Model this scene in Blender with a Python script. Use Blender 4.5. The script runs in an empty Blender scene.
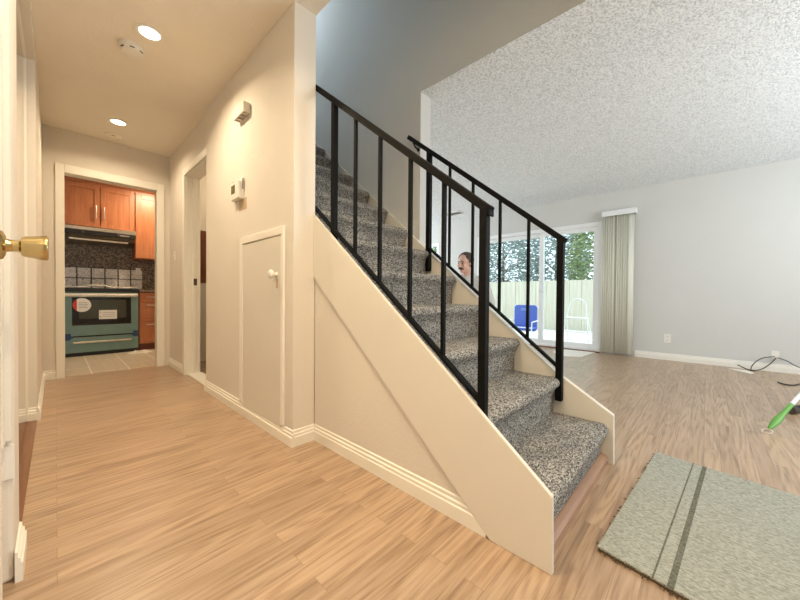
import bpy, bmesh, math, random
from mathutils import Vector, Matrix
random.seed(7)
S = bpy.context.scene
COL = S.collection

# ------------------------------------------------------------------ camera, world, light, exposure
YAW, PITCH, ROLL, CAM_H, F_PX = 0.814, -0.012, 0.008, 0.835, 324.92
fw = Vector((math.sin(YAW) * math.cos(PITCH), math.cos(YAW) * math.cos(PITCH), math.sin(PITCH)))
rt = Vector((math.cos(YAW), -math.sin(YAW), 0))
up = rt.cross(fw)
rt2 = math.cos(ROLL) * rt + math.sin(ROLL) * up
up2 = -math.sin(ROLL) * rt + math.cos(ROLL) * up
cam_data = bpy.data.cameras.new('camera')
cam = bpy.data.objects.new('camera', cam_data)
COL.objects.link(cam)
cam_data.sensor_fit = 'HORIZONTAL'
cam_data.sensor_width = 36
cam_data.lens = F_PX * 36 / 800
cam_data.clip_start = 0.02
cam.matrix_world = Matrix(((rt2.x, up2.x, -fw.x, 0), (rt2.y, up2.y, -fw.y, 0), (rt2.z, up2.z, -fw.z, CAM_H), (0, 0, 0, 1)))
S.camera = cam

S.view_settings.view_transform = 'Standard'
S.view_settings.look = 'None'
S.view_settings.gamma = 1
S.view_settings.use_curve_mapping = False
S.view_settings.exposure = 0.0

W = bpy.data.worlds.new('sky')
S.world = W
W.use_nodes = True
_bg = W.node_tree.nodes['Background']
_bg.inputs['Color'].default_value = (0.80, 0.92, 1.0, 1)
_bg.inputs['Strength'].default_value = 2.2

WARM = (1.0, 0.80, 0.55)
DAY = (0.86, 0.94, 1.0)


def lamp(name, kind, loc, energy, color, size=0.1, size_y=None, direction=None, spread=None):
    d = bpy.data.lights.new(name, kind)
    d.energy = energy
    d.color = color
    if kind == 'AREA':
        d.shape = 'RECTANGLE' if size_y else 'DISK'
        d.size = size
        if size_y:
            d.size_y = size_y
        if spread:
            d.spread = spread
    elif kind == 'SUN':
        d.angle = math.radians(1.0)
    else:
        d.shadow_soft_size = size
    o = bpy.data.objects.new(name, d)
    COL.objects.link(o)
    o.location = loc
    if direction:
        o.rotation_euler = Vector(direction).to_track_quat('-Z', 'Y').to_euler()
    return o


lamp('sun', 'SUN', (9, 2, 8), 2.6, (1.0, 0.95, 0.86), direction=(-0.22, -0.05, -1.0))
# added fill panel behind the camera, standing in for an unseen window
lamp('rear_fill', 'AREA', (3.6, -2.9, 1.35), 45, DAY, 2.6, 1.2, (0.0, 1, 0.2))
# added point fill for the living room, no such lamp is seen
lamp('living_fill', 'POINT', (2.7, -1.2, 1.25), 22, (0.89, 0.95, 1.0), 0.25)
# added panel brightening the living room wall, from an unseen far opening
lamp('far_fill', 'AREA', (4.0, 6.15, 1.4), 85, DAY, 2.4, 1.2, (0.0, -1, 0.1))
lamp('ceiling_fill', 'AREA', (3.6, -2.4, 1.1), 40, (0.89, 0.95, 1.0), 0.5, None, (0.05, 0.35, 1))  # added upward fill that brightens the popcorn ceiling, no such lamp is seen
# added warm overhead fill for the hall, no fixture is seen there
lamp('entry_fill', 'AREA', (0.45, -0.5, 2.41), 24, WARM, 0.3, None, (0, 0, -1))
# added cool fill lifting the upper stairwell wall, its source is unseen
lamp('stairwell_fill', 'POINT', (1.5, 3.9, 4.5), 48, (0.74, 0.87, 1.0), 0.2)
# kitchen and bathroom lamps
lamp('kitchen_lamp', 'AREA', (1.05, 5.75, 2.44), 25, WARM, 0.25, None, (0, 0.1, -1))
lamp('bath_lamp', 'POINT', (1.5, 3.9, 2.1), 8, (1.0, 0.80, 0.55), 0.1)


# ------------------------------------------------------------------ materials
def lin(c):
    return tuple(((v / 255) / 12.92 if v / 255 <= 0.04045 else ((v / 255 + 0.055) / 1.055) ** 2.4) for v in c) + (1.0,)


class N:
    def __init__(self, name):
        self.m = bpy.data.materials.new(name)
        self.m.use_nodes = True
        self.t = self.m.node_tree
        self.b = self.t.nodes['Principled BSDF']
        self._c = None

    def node(self, typ, **kw):
        n = self.t.nodes.new(typ)
        for k, v in kw.items():
            if hasattr(n, k) and k not in ('Scale',):
                try:
                    setattr(n, k, v)
                    continue
                except Exception:
                    pass
            n.inputs[k].default_value = v
        return n

    def link(self, a, b):
        self.t.links.new(a, b)

    def coord(self, scale=(1, 1, 1), rot=(0, 0, 0)):
        if self._c is None:
            self._c = self.node('ShaderNodeTexCoord')
        mp = self.node('ShaderNodeMapping')
        mp.inputs['Scale'].default_value = scale
        mp.inputs['Rotation'].default_value = rot
        self.link(self._c.outputs['Object'], mp.inputs['Vector'])
        return mp.outputs['Vector']

    def noise(self, vec, scale=1, detail=3, rough=0.5, dist=0):
        n = self.node('ShaderNodeTexNoise')
        n.inputs['Scale'].default_value = scale
        n.inputs['Detail'].default_value = detail
        n.inputs['Roughness'].default_value = rough
        n.inputs['Distortion'].default_value = dist
        self.link(vec, n.inputs['Vector'])
        return n.outputs['Fac']

    def ramp(self, fac, stops, interp='LINEAR'):
        r = self.node('ShaderNodeValToRGB')
        r.color_ramp.interpolation = interp
        el = r.color_ramp.elements
        while len(el) > 1:
            el.remove(el[-1])
        el[0].position, el[0].color = stops[0]
        for p, c in stops[1:]:
            e = el.new(p)
            e.color = c
        self.link(fac, r.inputs['Fac'])
        return r.outputs['Color']

    def mix(self, fac, a, b, mode='MIX'):
        n = self.node('ShaderNodeMix')
        n.data_type = 'RGBA'
        n.blend_type = mode
        for v, i in ((fac, 0), (a, 6), (b, 7)):
            if isinstance(v, bpy.types.NodeSocket):
                self.link(v, n.inputs[i])
            else:
                n.inputs[i].default_value = v
        return n.outputs[2]

    def math(self, op, a, b=0.0):
        n = self.node('ShaderNodeMath')
        n.operation = op
        for v, i in ((a, 0), (b, 1)):
            if isinstance(v, bpy.types.NodeSocket):
                self.link(v, n.inputs[i])
            else:
                n.inputs[i].default_value = v
        return n.outputs[0]

    def bump(self, h, strength=0.3, dist=0.01):
        n = self.node('ShaderNodeBump')
        n.inputs['Strength'].default_value = strength
        n.inputs['Distance'].default_value = dist
        self.link(h, n.inputs['Height'])
        self.link(n.outputs['Normal'], self.b.inputs['Normal'])

    def color(self, c):
        if isinstance(c, bpy.types.NodeSocket):
            self.link(c, self.b.inputs['Base Color'])
        else:
            self.b.inputs['Base Color'].default_value = c

    def set(self, rough=0.5, metal=0.0, spec=0.5, coat=0.0):
        self.b.inputs['Roughness'].default_value = rough
        self.b.inputs['Metallic'].default_value = metal
        self.b.inputs['Specular IOR Level'].default_value = spec
        self.b.inputs['Coat Weight'].default_value = coat
        return self.m


def plain(name, rgb, rough=0.5, metal=0.0, var=0.06, scale=30, bump=0.0, spec=0.5, bscale=None):
    n = N(name)
    c = lin(rgb)
    v = n.coord()
    f = n.noise(v, scale, 4)
    d = tuple(x * (1 - var) for x in c[:3]) + (1,)
    l = tuple(min(1, x * (1 + var)) for x in c[:3]) + (1,)
    n.color(n.ramp(f, [(0.3, d), (0.7, l)]))
    if bump:
        n.bump(n.noise(v, bscale or scale * 4, 4, 0.6), bump, 0.004)
    return n.set(rough, metal, spec)


M = {}
M['wall'] = plain('wall_paint', (224, 217, 206), 0.75, var=0.015, scale=3, bump=0.35, bscale=70, spec=0.25)
M['wall_grey'] = plain('living_wall_paint', (211, 211, 207), 0.75, var=0.012, scale=3, bump=0.3, bscale=70, spec=0.25)
M['ceil'] = plain('hall_ceiling_paint', (238, 230, 216), 0.85, var=0.015, scale=5, bump=0.4, bscale=50, spec=0.2)
M['trim'] = plain('trim_paint', (240, 236, 226), 0.38, var=0.012, scale=6)
M['stringer'] = plain('stringer_paint', (222, 217, 206), 0.42, var=0.012, scale=6)
M['white'] = plain('white_plastic', (236, 233, 226), 0.35, var=0.01)
M['vinyl'] = plain('white_vinyl', (238, 240, 240), 0.35, var=0.01)
M['black'] = plain('black_painted_metal', (12, 12, 12), 0.55, var=0.1, spec=0.12)
M['dark'] = plain('dark_plastic', (26, 24, 24), 0.4)
M['brass'] = plain('aged_brass', (186, 164, 116), 0.22, 1.0, var=0.12, scale=25)
M['nickel'] = plain('brushed_nickel', (205, 200, 190), 0.3, 1.0)
M['slot'] = plain('dark_slot', (70, 62, 54), 0.6)
M['granite'] = None


def popcorn():
    n = N('popcorn_ceiling')
    v = n.coord()
    a = n.noise(v, 85, 3, 0.65)
    vo = n.node('ShaderNodeTexVoronoi')
    vo.inputs['Scale'].default_value = 105
    n.link(v, vo.inputs['Vector'])
    h = n.math('SUBTRACT', a, n.math('MULTIPLY', vo.outputs['Distance'], 0.45))
    n.color(n.ramp(h, [(0.08, lin((196, 200, 201))), (0.36, lin((246, 249, 250)))]))
    n.bump(h, 0.45, 0.02)
    return n.set(0.95, 0, 0.1)


M['popcorn'] = popcorn()


def wood_floor():
    n = N('strip_wood_floor')
    v = n.coord()
    br = n.node('ShaderNodeTexBrick')
    br.offset = 0.37
    br.offset_frequency = 2
    br.squash = 1.0
    br.inputs['Color1'].default_value = (0, 0, 0, 1)
    br.inputs['Color2'].default_value = (1, 1, 1, 1)
    br.inputs['Mortar'].default_value = (0.5, 0.5, 0.5, 1)
    br.inputs['Scale'].default_value = 1.0
    br.inputs['Mortar Size'].default_value = 0.0007
    br.inputs['Mortar Smooth'].default_value = 0.2
    br.inputs['Brick Width'].default_value = 0.83
    br.inputs['Row Height'].default_value = 0.064
    n.link(v, br.inputs['Vector'])
    rnd = n.node('ShaderNodeSeparateColor')
    n.link(br.outputs['Color'], rnd.inputs['Color'])
    r = rnd.outputs['Red']
    off = n.node('ShaderNodeCombineXYZ')
    n.link(n.math('MULTIPLY', r, 13.0), off.inputs['X'])
    n.link(n.math('MULTIPLY', r, 7.0), off.inputs['Z'])
    add = n.node('ShaderNodeVectorMath')
    add.operation = 'ADD'
    n.link(n.coord((0.9, 11.0, 1.0)), add.inputs[0])
    n.link(off.outputs[0], add.inputs[1])
    big = n.noise(add.outputs[0], 0.8, 1.5, 0.45)
    ring = n.math('MULTIPLY_ADD', n.math('SINE', n.math('MULTIPLY', big, 75.0)), 0.5)
    ring.node.inputs[2].default_value = 0.5
    add2 = n.node('ShaderNodeVectorMath')
    add2.operation = 'ADD'
    n.link(n.coord((4.5, 90.0, 1.0)), add2.inputs[0])
    n.link(off.outputs[0], add2.inputs[1])
    fine = n.noise(add2.outputs[0], 1.0, 4, 0.6)
    g = n.math('ADD', n.math('MULTIPLY', ring, 0.16), n.math('MULTIPLY', fine, 0.84))
    base = n.ramp(g, [(0.2, lin((128, 101, 77))), (0.5, lin((178, 151, 124))), (0.82, lin((198, 173, 147)))])
    tone = n.ramp(r, [(0.0, (0.84, 0.82, 0.80, 1)), (0.5, (0.96, 0.96, 0.96, 1)), (1.0, (1.06, 1.05, 1.04, 1))])
    c = n.mix(1.0, base, tone, 'MULTIPLY')
    c = n.mix(n.math('MULTIPLY', br.outputs['Fac'], 0.55), c, lin((92, 60, 36)))
    n.color(c)
    rg = n.math('ADD', n.math('MULTIPLY', fine, 0.16), 0.24)
    n.link(rg, n.b.inputs['Roughness'])
    n.bump(n.math('SUBTRACT', n.math('MULTIPLY', fine, 0.25), br.outputs['Fac']), 0.12, 0.002)
    m = n.set(0.3, 0, 0.8)
    return m


M['floor'] = wood_floor()


def wood(name, dark, light, axis=2, rough=0.35):
    n = N(name)
    sc = [14, 14, 14]
    sc[axis] = 1.2
    f = n.noise(n.coord(tuple(sc)), 2.0, 5, 0.6, 0.6)
    n.color(n.ramp(f, [(0.3, lin(dark)), (0.7, lin(light))]))
    return n.set(rough, 0, 0.5)


M['cab'] = wood('cherry_cabinet_wood', (164, 98, 62), (190, 122, 80))
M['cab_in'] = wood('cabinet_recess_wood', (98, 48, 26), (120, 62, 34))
M['riser_wood'] = wood('stair_base_wood', (150, 116, 92), (176, 140, 114), 0)
M['track'] = wood('dark_threshold_wood', (110, 74, 50), (136, 94, 64), 1)


def carpet(name, stops, vs, bump, rows=None, mixn=0.35):
    n = N(name)
    v = n.coord()
    vo = n.node('ShaderNodeTexVoronoi')
    vo.inputs['Scale'].default_value = vs
    n.link(v if rows is None else n.coord(rows), vo.inputs['Vector'])
    sep = n.node('ShaderNodeSeparateColor')
    n.link(vo.outputs['Color'], sep.inputs['Color'])
    nz = n.noise(v, vs * 0.6, 4, 0.7)
    f = n.math('ADD', n.math('MULTIPLY', sep.outputs['Red'], 1 - mixn), n.math('MULTIPLY', nz, mixn))
    n.color(n.ramp(f, stops))
    n.bump(n.math('ADD', n.math('MULTIPLY', vo.outputs['Distance'], -1.0), n.math('MULTIPLY', nz, 0.5)), bump, 0.012)
    return n.set(0.95, 0, 0.08)


M['carpet'] = carpet('speckled_grey_berber', [(0.12, lin((72, 70, 67))), (0.38, lin((134, 132, 127))), (0.62, lin((170, 167, 161))), (0.88, lin((214, 210, 202)))], 210, 0.7, (0.8, 1.2, 1.2), 0.18)
M['rug'] = carpet('ribbed_sage_carpet', [(0.15, lin((146, 149, 139))), (0.5, lin((168, 171, 160))), (0.85, lin((186, 188, 178)))], 190, 0.5, (1.5, 0.6, 1), 0.3)
M['rug_dark'] = carpet('rug_stripe', [(0.2, lin((96, 97, 86))), (0.8, lin((126, 127, 115)))], 160, 0.4)
M['backing'] = plain('rug_backing', (92, 76, 56), 0.9, var=0.4, scale=200)


def granite():
    n = N('dark_mosaic_granite')
    v = n.coord()
    vo = n.node('ShaderNodeTexVoronoi')
    vo.inputs['Scale'].default_value = 70
    n.link(v, vo.inputs['Vector'])
    sep = n.node('ShaderNodeSeparateColor')
    n.link(vo.outputs['Color'], sep.inputs['Color'])
    n.color(n.ramp(sep.outputs['Red'], [(0.1, lin((60, 46, 38))), (0.6, lin((104, 86, 72))), (0.95, lin((150, 128, 108)))]))
    return n.set(0.3)


M['granite'] = granite()


def tile_floor():
    n = N('beige_plank_tile')
    br = n.node('ShaderNodeTexBrick')
    br.offset = 0.5
    for k, c in (('Color1', (200, 182, 156)), ('Color2', (210, 192, 166)), ('Mortar', (240, 228, 208))):
        br.inputs[k].default_value = lin(c)
    br.inputs['Scale'].default_value = 1
    br.inputs['Mortar Size'].default_value = 0.006
    br.inputs['Brick Width'].default_value = 0.9
    br.inputs['Row Height'].default_value = 0.305
    mp = n.coord((1, 1, 1), (0, 0, math.pi / 2))
    mp.node.inputs['Location'].default_value = (0.1, 0.05, 0)
    n.link(mp, br.inputs['Vector'])
    st = n.ramp(n.noise(n.coord((30, 2, 1)), 1, 3), [(0.3, (0.86, 0.86, 0.86, 1)), (0.7, (1, 1, 1, 1))])
    n.color(n.mix(1.0, br.outputs['Color'], st, 'MULTIPLY'))
    return n.set(0.35)


M['tile'] = tile_floor()


def motif_tile():
    n = N('printed_stone_tile')
    f = n.noise(n.coord(), 22, 6, 0.75, 2.5)
    n.color(n.ramp(f, [(0.34, lin((104, 80, 64))), (0.43, lin((196, 180, 164))), (0.52, lin((244, 238, 230))), (0.72, lin((226, 214, 200)))]))
    return n.set(0.25)


M['motif'] = motif_tile()


def glass(name, tint, gloss):
    n = N(name)
    t = n.t
    t.nodes.remove(n.b)
    tr = t.nodes.new('ShaderNodeBsdfTransparent')
    tr.inputs['Color'].default_value = tint
    gl = t.nodes.new('ShaderNodeBsdfGlossy')
    gl.inputs['Roughness'].default_value = 0.02
    mx = t.nodes.new('ShaderNodeMixShader')
    fr = t.nodes.new('ShaderNodeFresnel')
    fr.inputs['IOR'].default_value = gloss
    t.links.new(fr.outputs[0], mx.inputs[0])
    t.links.new(tr.outputs[0], mx.inputs[1])
    t.links.new(gl.outputs[0], mx.inputs[2])
    t.links.new(mx.outputs[0], t.nodes['Material Output'].inputs['Surface'])
    return n.m


M['glass'] = glass('window_glass', (0.94, 0.97, 0.97, 1), 1.3)


def emit(name, rgb, s):
    n = N(name)
    n.color(lin(rgb))
    n.b.inputs['Emission Color'].default_value = lin(rgb)
    n.b.inputs['Emission Strength'].default_value = s
    return n.m


M['bulb'] = emit('lit_lens', (255, 244, 220), 6)
M['mirror'] = plain('mirror', (225, 222, 214), 0.03, 1.0, var=0.005)
M['oven'] = plain('teal_grey_film', (112, 138, 130), 0.35, 0.25, var=0.05, scale=10)
M['oven_glass'] = plain('oven_black_glass', (16, 13, 10), 0.08, var=0.1)
M['oven_win'] = plain('oven_window', (66, 66, 52), 0.15, var=0.1)
M['steel'] = plain('stainless_steel', (198, 192, 180), 0.28, 1.0, var=0.08)
M['wrap'] = plain('crumpled_wrap', (226, 216, 198), 0.3, var=0.12, scale=60, bump=0.8)
M['paper'] = plain('paper', (240, 234, 222), 0.7, var=0.02)
M['paper_print'] = plain('grey_print', (150, 144, 134), 0.7)
M['red'] = plain('red_print', (198, 52, 44), 0.5)
M['tape'] = plain('blue_tape', (34, 58, 92), 0.6)
M['patch'] = plain('bare_plaster', (192, 170, 142), 0.85, var=0.05, scale=60)
M['lcd'] = plain('lcd', (104, 92, 62), 0.25)


def blind_fabric():
    n = N('blind_fabric')
    f = n.noise(n.coord((60, 60, 2)), 1.0, 3)
    c = n.ramp(f, [(0.3, lin((230, 230, 214))), (0.7, lin((242, 242, 228)))])
    n.color(c)
    tl = n.node('ShaderNodeBsdfTranslucent')
    n.link(c, tl.inputs['Color'])
    mx = n.node('ShaderNodeMixShader')
    mx.inputs[0].default_value = 0.15
    n.link(n.b.outputs[0], mx.inputs[1])
    n.link(tl.outputs[0], mx.inputs[2])
    n.link(mx.outputs[0], n.t.nodes['Material Output'].inputs['Surface'])
    return n.set(0.7, 0, 0.2)


M['blind'] = blind_fabric()
M['concrete'] = plain('patio_concrete', (206, 206, 198), 0.9, var=0.08, scale=6)
M['fence'] = None


def fence():
    n = N('weathered_board_wall')
    f = n.noise(n.coord((1, 9, 0.6)), 2.0, 5, 0.6)
    g = n.noise(n.coord(), 1.6, 4, 0.6)
    a = n.ramp(f, [(0.3, lin((196, 190, 170))), (0.7, lin((222, 217, 200)))])
    n.color(n.mix(n.math('MULTIPLY', g, 0.3), a, lin((206, 206, 188))))
    return n.set(0.9)


M['fence'] = fence()


def leaf(name, a, b):
    n = N(name)
    f = n.noise(n.coord(), 9, 4, 0.7)
    n.color(n.ramp(f, [(0.3, lin(a)), (0.7, lin(b))]))
    n.b.inputs['Subsurface Weight'].default_value = 0.0
    return n.set(0.45)


M['leaf_a'] = leaf('silver_leaf', (104, 124, 118), (176, 190, 184))
M['leaf_b'] = leaf('green_leaf', (88, 108, 70), (170, 184, 130))
M['bark'] = plain('bark', (104, 92, 78), 0.9, var=0.3, scale=40)
M['blue'] = plain('blue_plastic', (84, 112, 205), 0.45)
M['blue_light'] = plain('pale_blue_plastic', (120, 146, 214), 0.45)
M['green'] = plain('green_plastic', (98, 158, 62), 0.4)
M['cable'] = plain('grey_cable', (96, 98, 96), 0.5)
M['cable_dark'] = plain('dark_cable', (62, 60, 56), 0.5)
M['skin'] = plain('skin', (224, 178, 160), 0.5, var=0.05, scale=30)
M['hair'] = plain('dark_hair', (62, 54, 52), 0.6, var=0.3, scale=120)
M['shirt'] = plain('pale_grey_fleece', (206, 206, 204), 0.9, var=0.04, scale=40)
M['jeans'] = plain('dark_trousers', (58, 62, 72), 0.85, var=0.1, scale=80)
M['eye'] = plain('eye_dark', (46, 34, 30), 0.3)
M['lip'] = plain('lip', (170, 104, 96), 0.5)


# ------------------------------------------------------------------ mesh helpers
def bm_new():
    return bmesh.new()


def box(bm, x0, x1, y0, y1, z0, z1):
    vs = [bm.verts.new((x, y, z)) for z in (z0, z1) for y in (y0, y1) for x in (x0, x1)]
    for f in ((0, 2, 3, 1), (4, 5, 7, 6), (0, 1, 5, 4), (2, 6, 7, 3), (0, 4, 6, 2), (1, 3, 7, 5)):
        bm.faces.new([vs[i] for i in f])
    return bm


def prism(bm, pts, axis, a, b):
    """extrude a 2-D polygon along axis (0: pts are y,z  1: pts are x,z  2: pts are x,y)"""
    def p(q, t):
        return (t, q[0], q[1]) if axis == 0 else ((q[0], t, q[1]) if axis == 1 else (q[0], q[1], t))
    A = [bm.verts.new(p(q, a)) for q in pts]
    B = [bm.verts.new(p(q, b)) for q in pts]
    n = len(pts)
    bm.faces.new(A)
    bm.faces.new(B[::-1])
    for i in range(n):
        bm.faces.new((A[i], B[i], B[(i + 1) % n], A[(i + 1) % n]))
    return bm


def frame_for(d):
    d = Vector(d).normalized()
    a = Vector((0, 0, 1)) if abs(d.z) < 0.9 else Vector((1, 0, 0))
    u = d.cross(a).normalized()
    return d, u, u.cross(d).normalized()


def tube(bm, pts, r, seg=10, caps=True):
    pts = [Vector(p) for p in pts]
    rs = r if isinstance(r, (list, tuple)) else [r] * len(pts)
    rings = []
    _, u, w = frame_for(pts[1] - pts[0])
    for i, p in enumerate(pts):
        d = (pts[min(i + 1, len(pts) - 1)] - pts[max(i - 1, 0)]).normalized()
        u = (u - d * u.dot(d)).normalized()
        w = d.cross(u)
        rings.append([bm.verts.new(p + (u * math.cos(t) + w * math.sin(t)) * rs[i]) for t in [2 * math.pi * k / seg for k in range(seg)]])
    for A, B in zip(rings, rings[1:]):
        for k in range(seg):
            bm.faces.new((A[k], A[(k + 1) % seg], B[(k + 1) % seg], B[k]))
    if caps:
        bm.faces.new(rings[0][::-1])
        bm.faces.new(rings[-1])
    return bm


def smooth_path(pts, n=6):
    P = [Vector(p) for p in pts]
    out = []
    for i in range(len(P) - 1):
        p0, p1, p2, p3 = P[max(i - 1, 0)], P[i], P[i + 1], P[min(i + 2, len(P) - 1)]
        for k in range(n):
            t = k / n
            out.append(0.5 * ((2 * p1) + (p2 - p0) * t + (2 * p0 - 5 * p1 + 4 * p2 - p3) * t * t + (3 * p1 - p0 - 3 * p2 + p3) * t ** 3))
    out.append(P[-1])
    return out


def lathe(bm, prof, origin, axis, seg=28):
    """prof: list of (radius, distance along axis)"""
    d, u, w = frame_for(axis)
    o = Vector(origin)
    rings = []
    for r, h in prof:
        rings.append([bm.verts.new(o + d * h + (u * math.cos(t) + w * math.sin(t)) * max(r, 1e-4)) for t in [2 * math.pi * k / seg for k in range(seg)]])
    for A, B in zip(rings, rings[1:]):
        for k in range(seg):
            bm.faces.new((A[k], A[(k + 1) % seg], B[(k + 1) % seg], B[k]))
    bm.faces.new(rings[0][::-1])
    bm.faces.new(rings[-1])
    return bm


def ball(bm, c, r, seg=16, rings=10, rot=None):
    r = r if isinstance(r, (tuple, list)) else (r, r, r)
    m = Matrix.Translation(c) @ (rot or Matrix()) @ Matrix.Diagonal((r[0], r[1], r[2], 1))
    bmesh.ops.create_uvsphere(bm, u_segments=seg, v_segments=rings, radius=1, matrix=m)
    return bm


def bar(bm, p0, p1, w, h):
    """rectangular bar between two points; w across (horizontal), h vertical-ish"""
    p0, p1 = Vector(p0), Vector(p1)
    d = (p1 - p0).normalized()
    s = d.cross(Vector((0, 0, 1)))
    s = s.normalized() if s.length > 1e-3 else Vector((1, 0, 0))
    t = s.cross(d).normalized()
    vs = []
    for p in (p0, p1):
        for a, b in ((-1, -1), (1, -1), (1, 1), (-1, 1)):
            vs.append(bm.verts.new(p + s * a * w / 2 + t * b * h / 2))
    for f in ((3, 2, 1, 0), (4, 5, 6, 7), (0, 1, 5, 4), (1, 2, 6, 5), (2, 3, 7, 6), (3, 0, 4, 7)):
        bm.faces.new([vs[i] for i in f])
    return bm


def obj(name, bm, mat, parent=None, bevel=0.0, smooth=False, label=None):
    bmesh.ops.recalc_face_normals(bm, faces=bm.faces)
    me = bpy.data.meshes.new(name)
    bm.to_mesh(me)
    bm.free()
    me.materials.append(mat)
    if smooth:
        for p in me.polygons:
            p.use_smooth = True
        if hasattr(me, 'set_sharp_from_angle'):
            me.set_sharp_from_angle(angle=math.radians(40))
    o = bpy.data.objects.new(name, me)
    COL.objects.link(o)
    if parent is not None:
        o.parent = parent
        o.matrix_parent_inverse = world_of(parent).inverted()
    if bevel:
        b = o.modifiers.new('bevel', 'BEVEL')
        b.width = bevel
        b.segments = 2
        b.limit_method = 'ANGLE'
        b.angle_limit = math.radians(40)
    if label:
        o['label'] = label
    return o


def world_of(o):
    m = o.matrix_basis.copy()
    if o.parent is not None:
        m = world_of(o.parent) @ o.matrix_parent_inverse @ m
    return m


def thing(name, loc, label, cat, group=None):
    o = bpy.data.objects.new(name, None)
    o.empty_display_size = 0.1
    COL.objects.link(o)
    o.location = loc
    return tag(o, label, cat, group)


def tag(o, label, cat, group=None, kind=None):
    o['label'] = label
    o['category'] = cat
    if group:
        o['group'] = group
    if kind:
        o['kind'] = kind
    return o


def struct(name, bm, mat, label=None, cat=None, bevel=0.0, smooth=False):
    o = obj(name, bm, mat, None, bevel, smooth)
    o['kind'] = 'structure'
    if label:
        o['label'] = label
    if cat:
        o['category'] = cat
    return o


def copy_thing(src, offset):
    r = src.copy()
    COL.objects.link(r)
    r.location = Vector(src.location) + Vector(offset)
    for ch in [c for c in COL.objects if c.parent == src]:
        c = ch.copy()
        COL.objects.link(c)
        c.parent = r
        c.matrix_parent_inverse = ch.matrix_parent_inverse.copy()
        for g in [q for q in COL.objects if q.parent == ch]:
            d = g.copy()
            COL.objects.link(d)
            d.parent = c
            d.matrix_parent_inverse = g.matrix_parent_inverse.copy()
    return r


# ------------------------------------------------------------------ the setting
H, H2 = 2.44, 2.406
XA, XB, XR, XW = 0.896, 1.031, 1.932, 5.675
YC, YG, YK = 1.652, 3.166, 4.6

struct('floor', box(bm_new(), -0.4, XW + 0.12, -3.1, 6.8, -0.1, 0.0), M['floor'], 'strip wood floor running from the hallway into the living room', 'floor')
struct('floor_tile', box(bm_new(), -0.8, 1.93, 4.64, 6.65, 0.0, 0.004), M['tile'], 'beige tile floor of the kitchen', 'floor')

b = bm_new()
prism(b, [(-0.4, -3.1), (XR, -3.1), (XR, -0.2), (XB, -0.2), (XB, 3.28), (1.93, 3.28), (1.93, 4.72), (-0.4, 4.72)], 2, H, H + 0.06)
box(b, -0.9, 1.93, 4.72, 6.75, H + 0.03, H + 0.09)
struct('ceiling', b, M['ceil'], 'tan painted hallway ceiling with recessed lights', 'ceiling')
struct('ceiling_popcorn', box(box(bm_new(), XR + 0.124, XW + 0.12, -3.1, 6.3, H2, H2 + 0.05), XR + 0.0005, XR + 0.124, -3.1, 1.62, H2, H2 + 0.003), M['popcorn'], 'white popcorn textured living room ceiling', 'ceiling')

# hallway right wall with the under stair cupboard, its end face is the wall corner beside the stairs
struct('wall_hall', box(bm_new(), XA, XB, YC, YG, 0, H), M['wall'], 'beige hallway wall with thermostat and small cupboard door', 'wall', 0.004)
b = bm_new()
box(b, 0.92, 1.03, YG + 0.001, 3.912, 2.06, H)
box(b, 0.92, 1.05, 3.912, YK, 0, H)
struct('wall_recess', b, M['wall'], 'short beige wall between bathroom doorway and kitchen wall', 'wall')
b = bm_new()
box(b, -0.4, 0.046, YK, YK + 0.12, 0, H)
box(b, 0.809, 1.93, YK, YK + 0.12, 0, H)
box(b, 0.046, 0.809, YK, YK + 0.12, 2.03, H)
struct('wall_kitchen', b, M['wall'], 'beige end wall around the kitchen doorway', 'wall')
struct('wall_left', box(bm_new(), -0.3, -0.087, 3.19, YK, 0, H), M['wall'], 'left hallway wall beyond the mirrored closet', 'wall')
b = bm_new()
box(b, -0.3, -0.152, 1.62, 3.19, 0, H)
box(b, -0.152, -0.087, 1.62, 3.19, 2.34, H)
struct('wall_closet', b, M['wall'], 'wall above and behind the mirrored closet door', 'wall')
b = bm_new()
box(b, -0.3, -0.084, 1.45, 1.62, 0, H)
box(b, -0.3, -0.13, -3.1, 1.45, 0, H)
struct('wall_entry', b, M['wall'], 'wall end beside the entry door at the left edge', 'wall', 0.012)
# stairwell wall: full height beyond the wall end, above the living room ceiling in front of it
b = bm_new()
prism(b, [(-0.2, H2 + 0.0035), (1.621, H2 + 0.0035), (1.621, 0), (6.75, 0), (6.75, 5.0), (-0.2, 5.0)], 0, XR, XR + 0.124)
struct('wall_stairwell', b, M['wall_grey'], 'tall grey wall rising behind the staircase', 'wall', 0.003)
b = bm_new()
box(b, 0.93, XB, -0.2, 6.75, H + 0.061, 5.0)
box(b, 0.93, XR, -0.3, -0.2, H + 0.061, 5.0)
box(b, XB, XR, 5.6, 5.7, 2.75, 5.0)
struct('wall_upstairs', b, M['wall_grey'], 'upper walls around the stairwell', 'wall')
struct('ceiling_upstairs', box(bm_new(), 0.93, XR + 0.13, -0.3, 6.75, 5.0, 5.08), M['wall_grey'], 'ceiling above the stairwell', 'ceiling')
struct('floor_upstairs', box(bm_new(), XB, XR, 3.36, 6.75, 2.56, 2.71), M['carpet'], 'carpeted upper landing', 'floor')
# bathroom, kitchen enclosing walls
struct('wall_bathroom', box(bm_new(), XB + 0.002, XR - 0.02, 3.125, YG, 0, 2.15), M['wall'], 'inner wall of the bathroom', 'wall')
b = bm_new()
box(b, -0.9, XR, 6.65, 6.75, 0, H + 0.03)
box(b, -0.9, -0.8, YK + 0.12, 6.65, 0, H + 0.03)
struct('wall_cooking', b, M['granite'], 'dark mosaic kitchen wall behind the range', 'wall')

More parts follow.
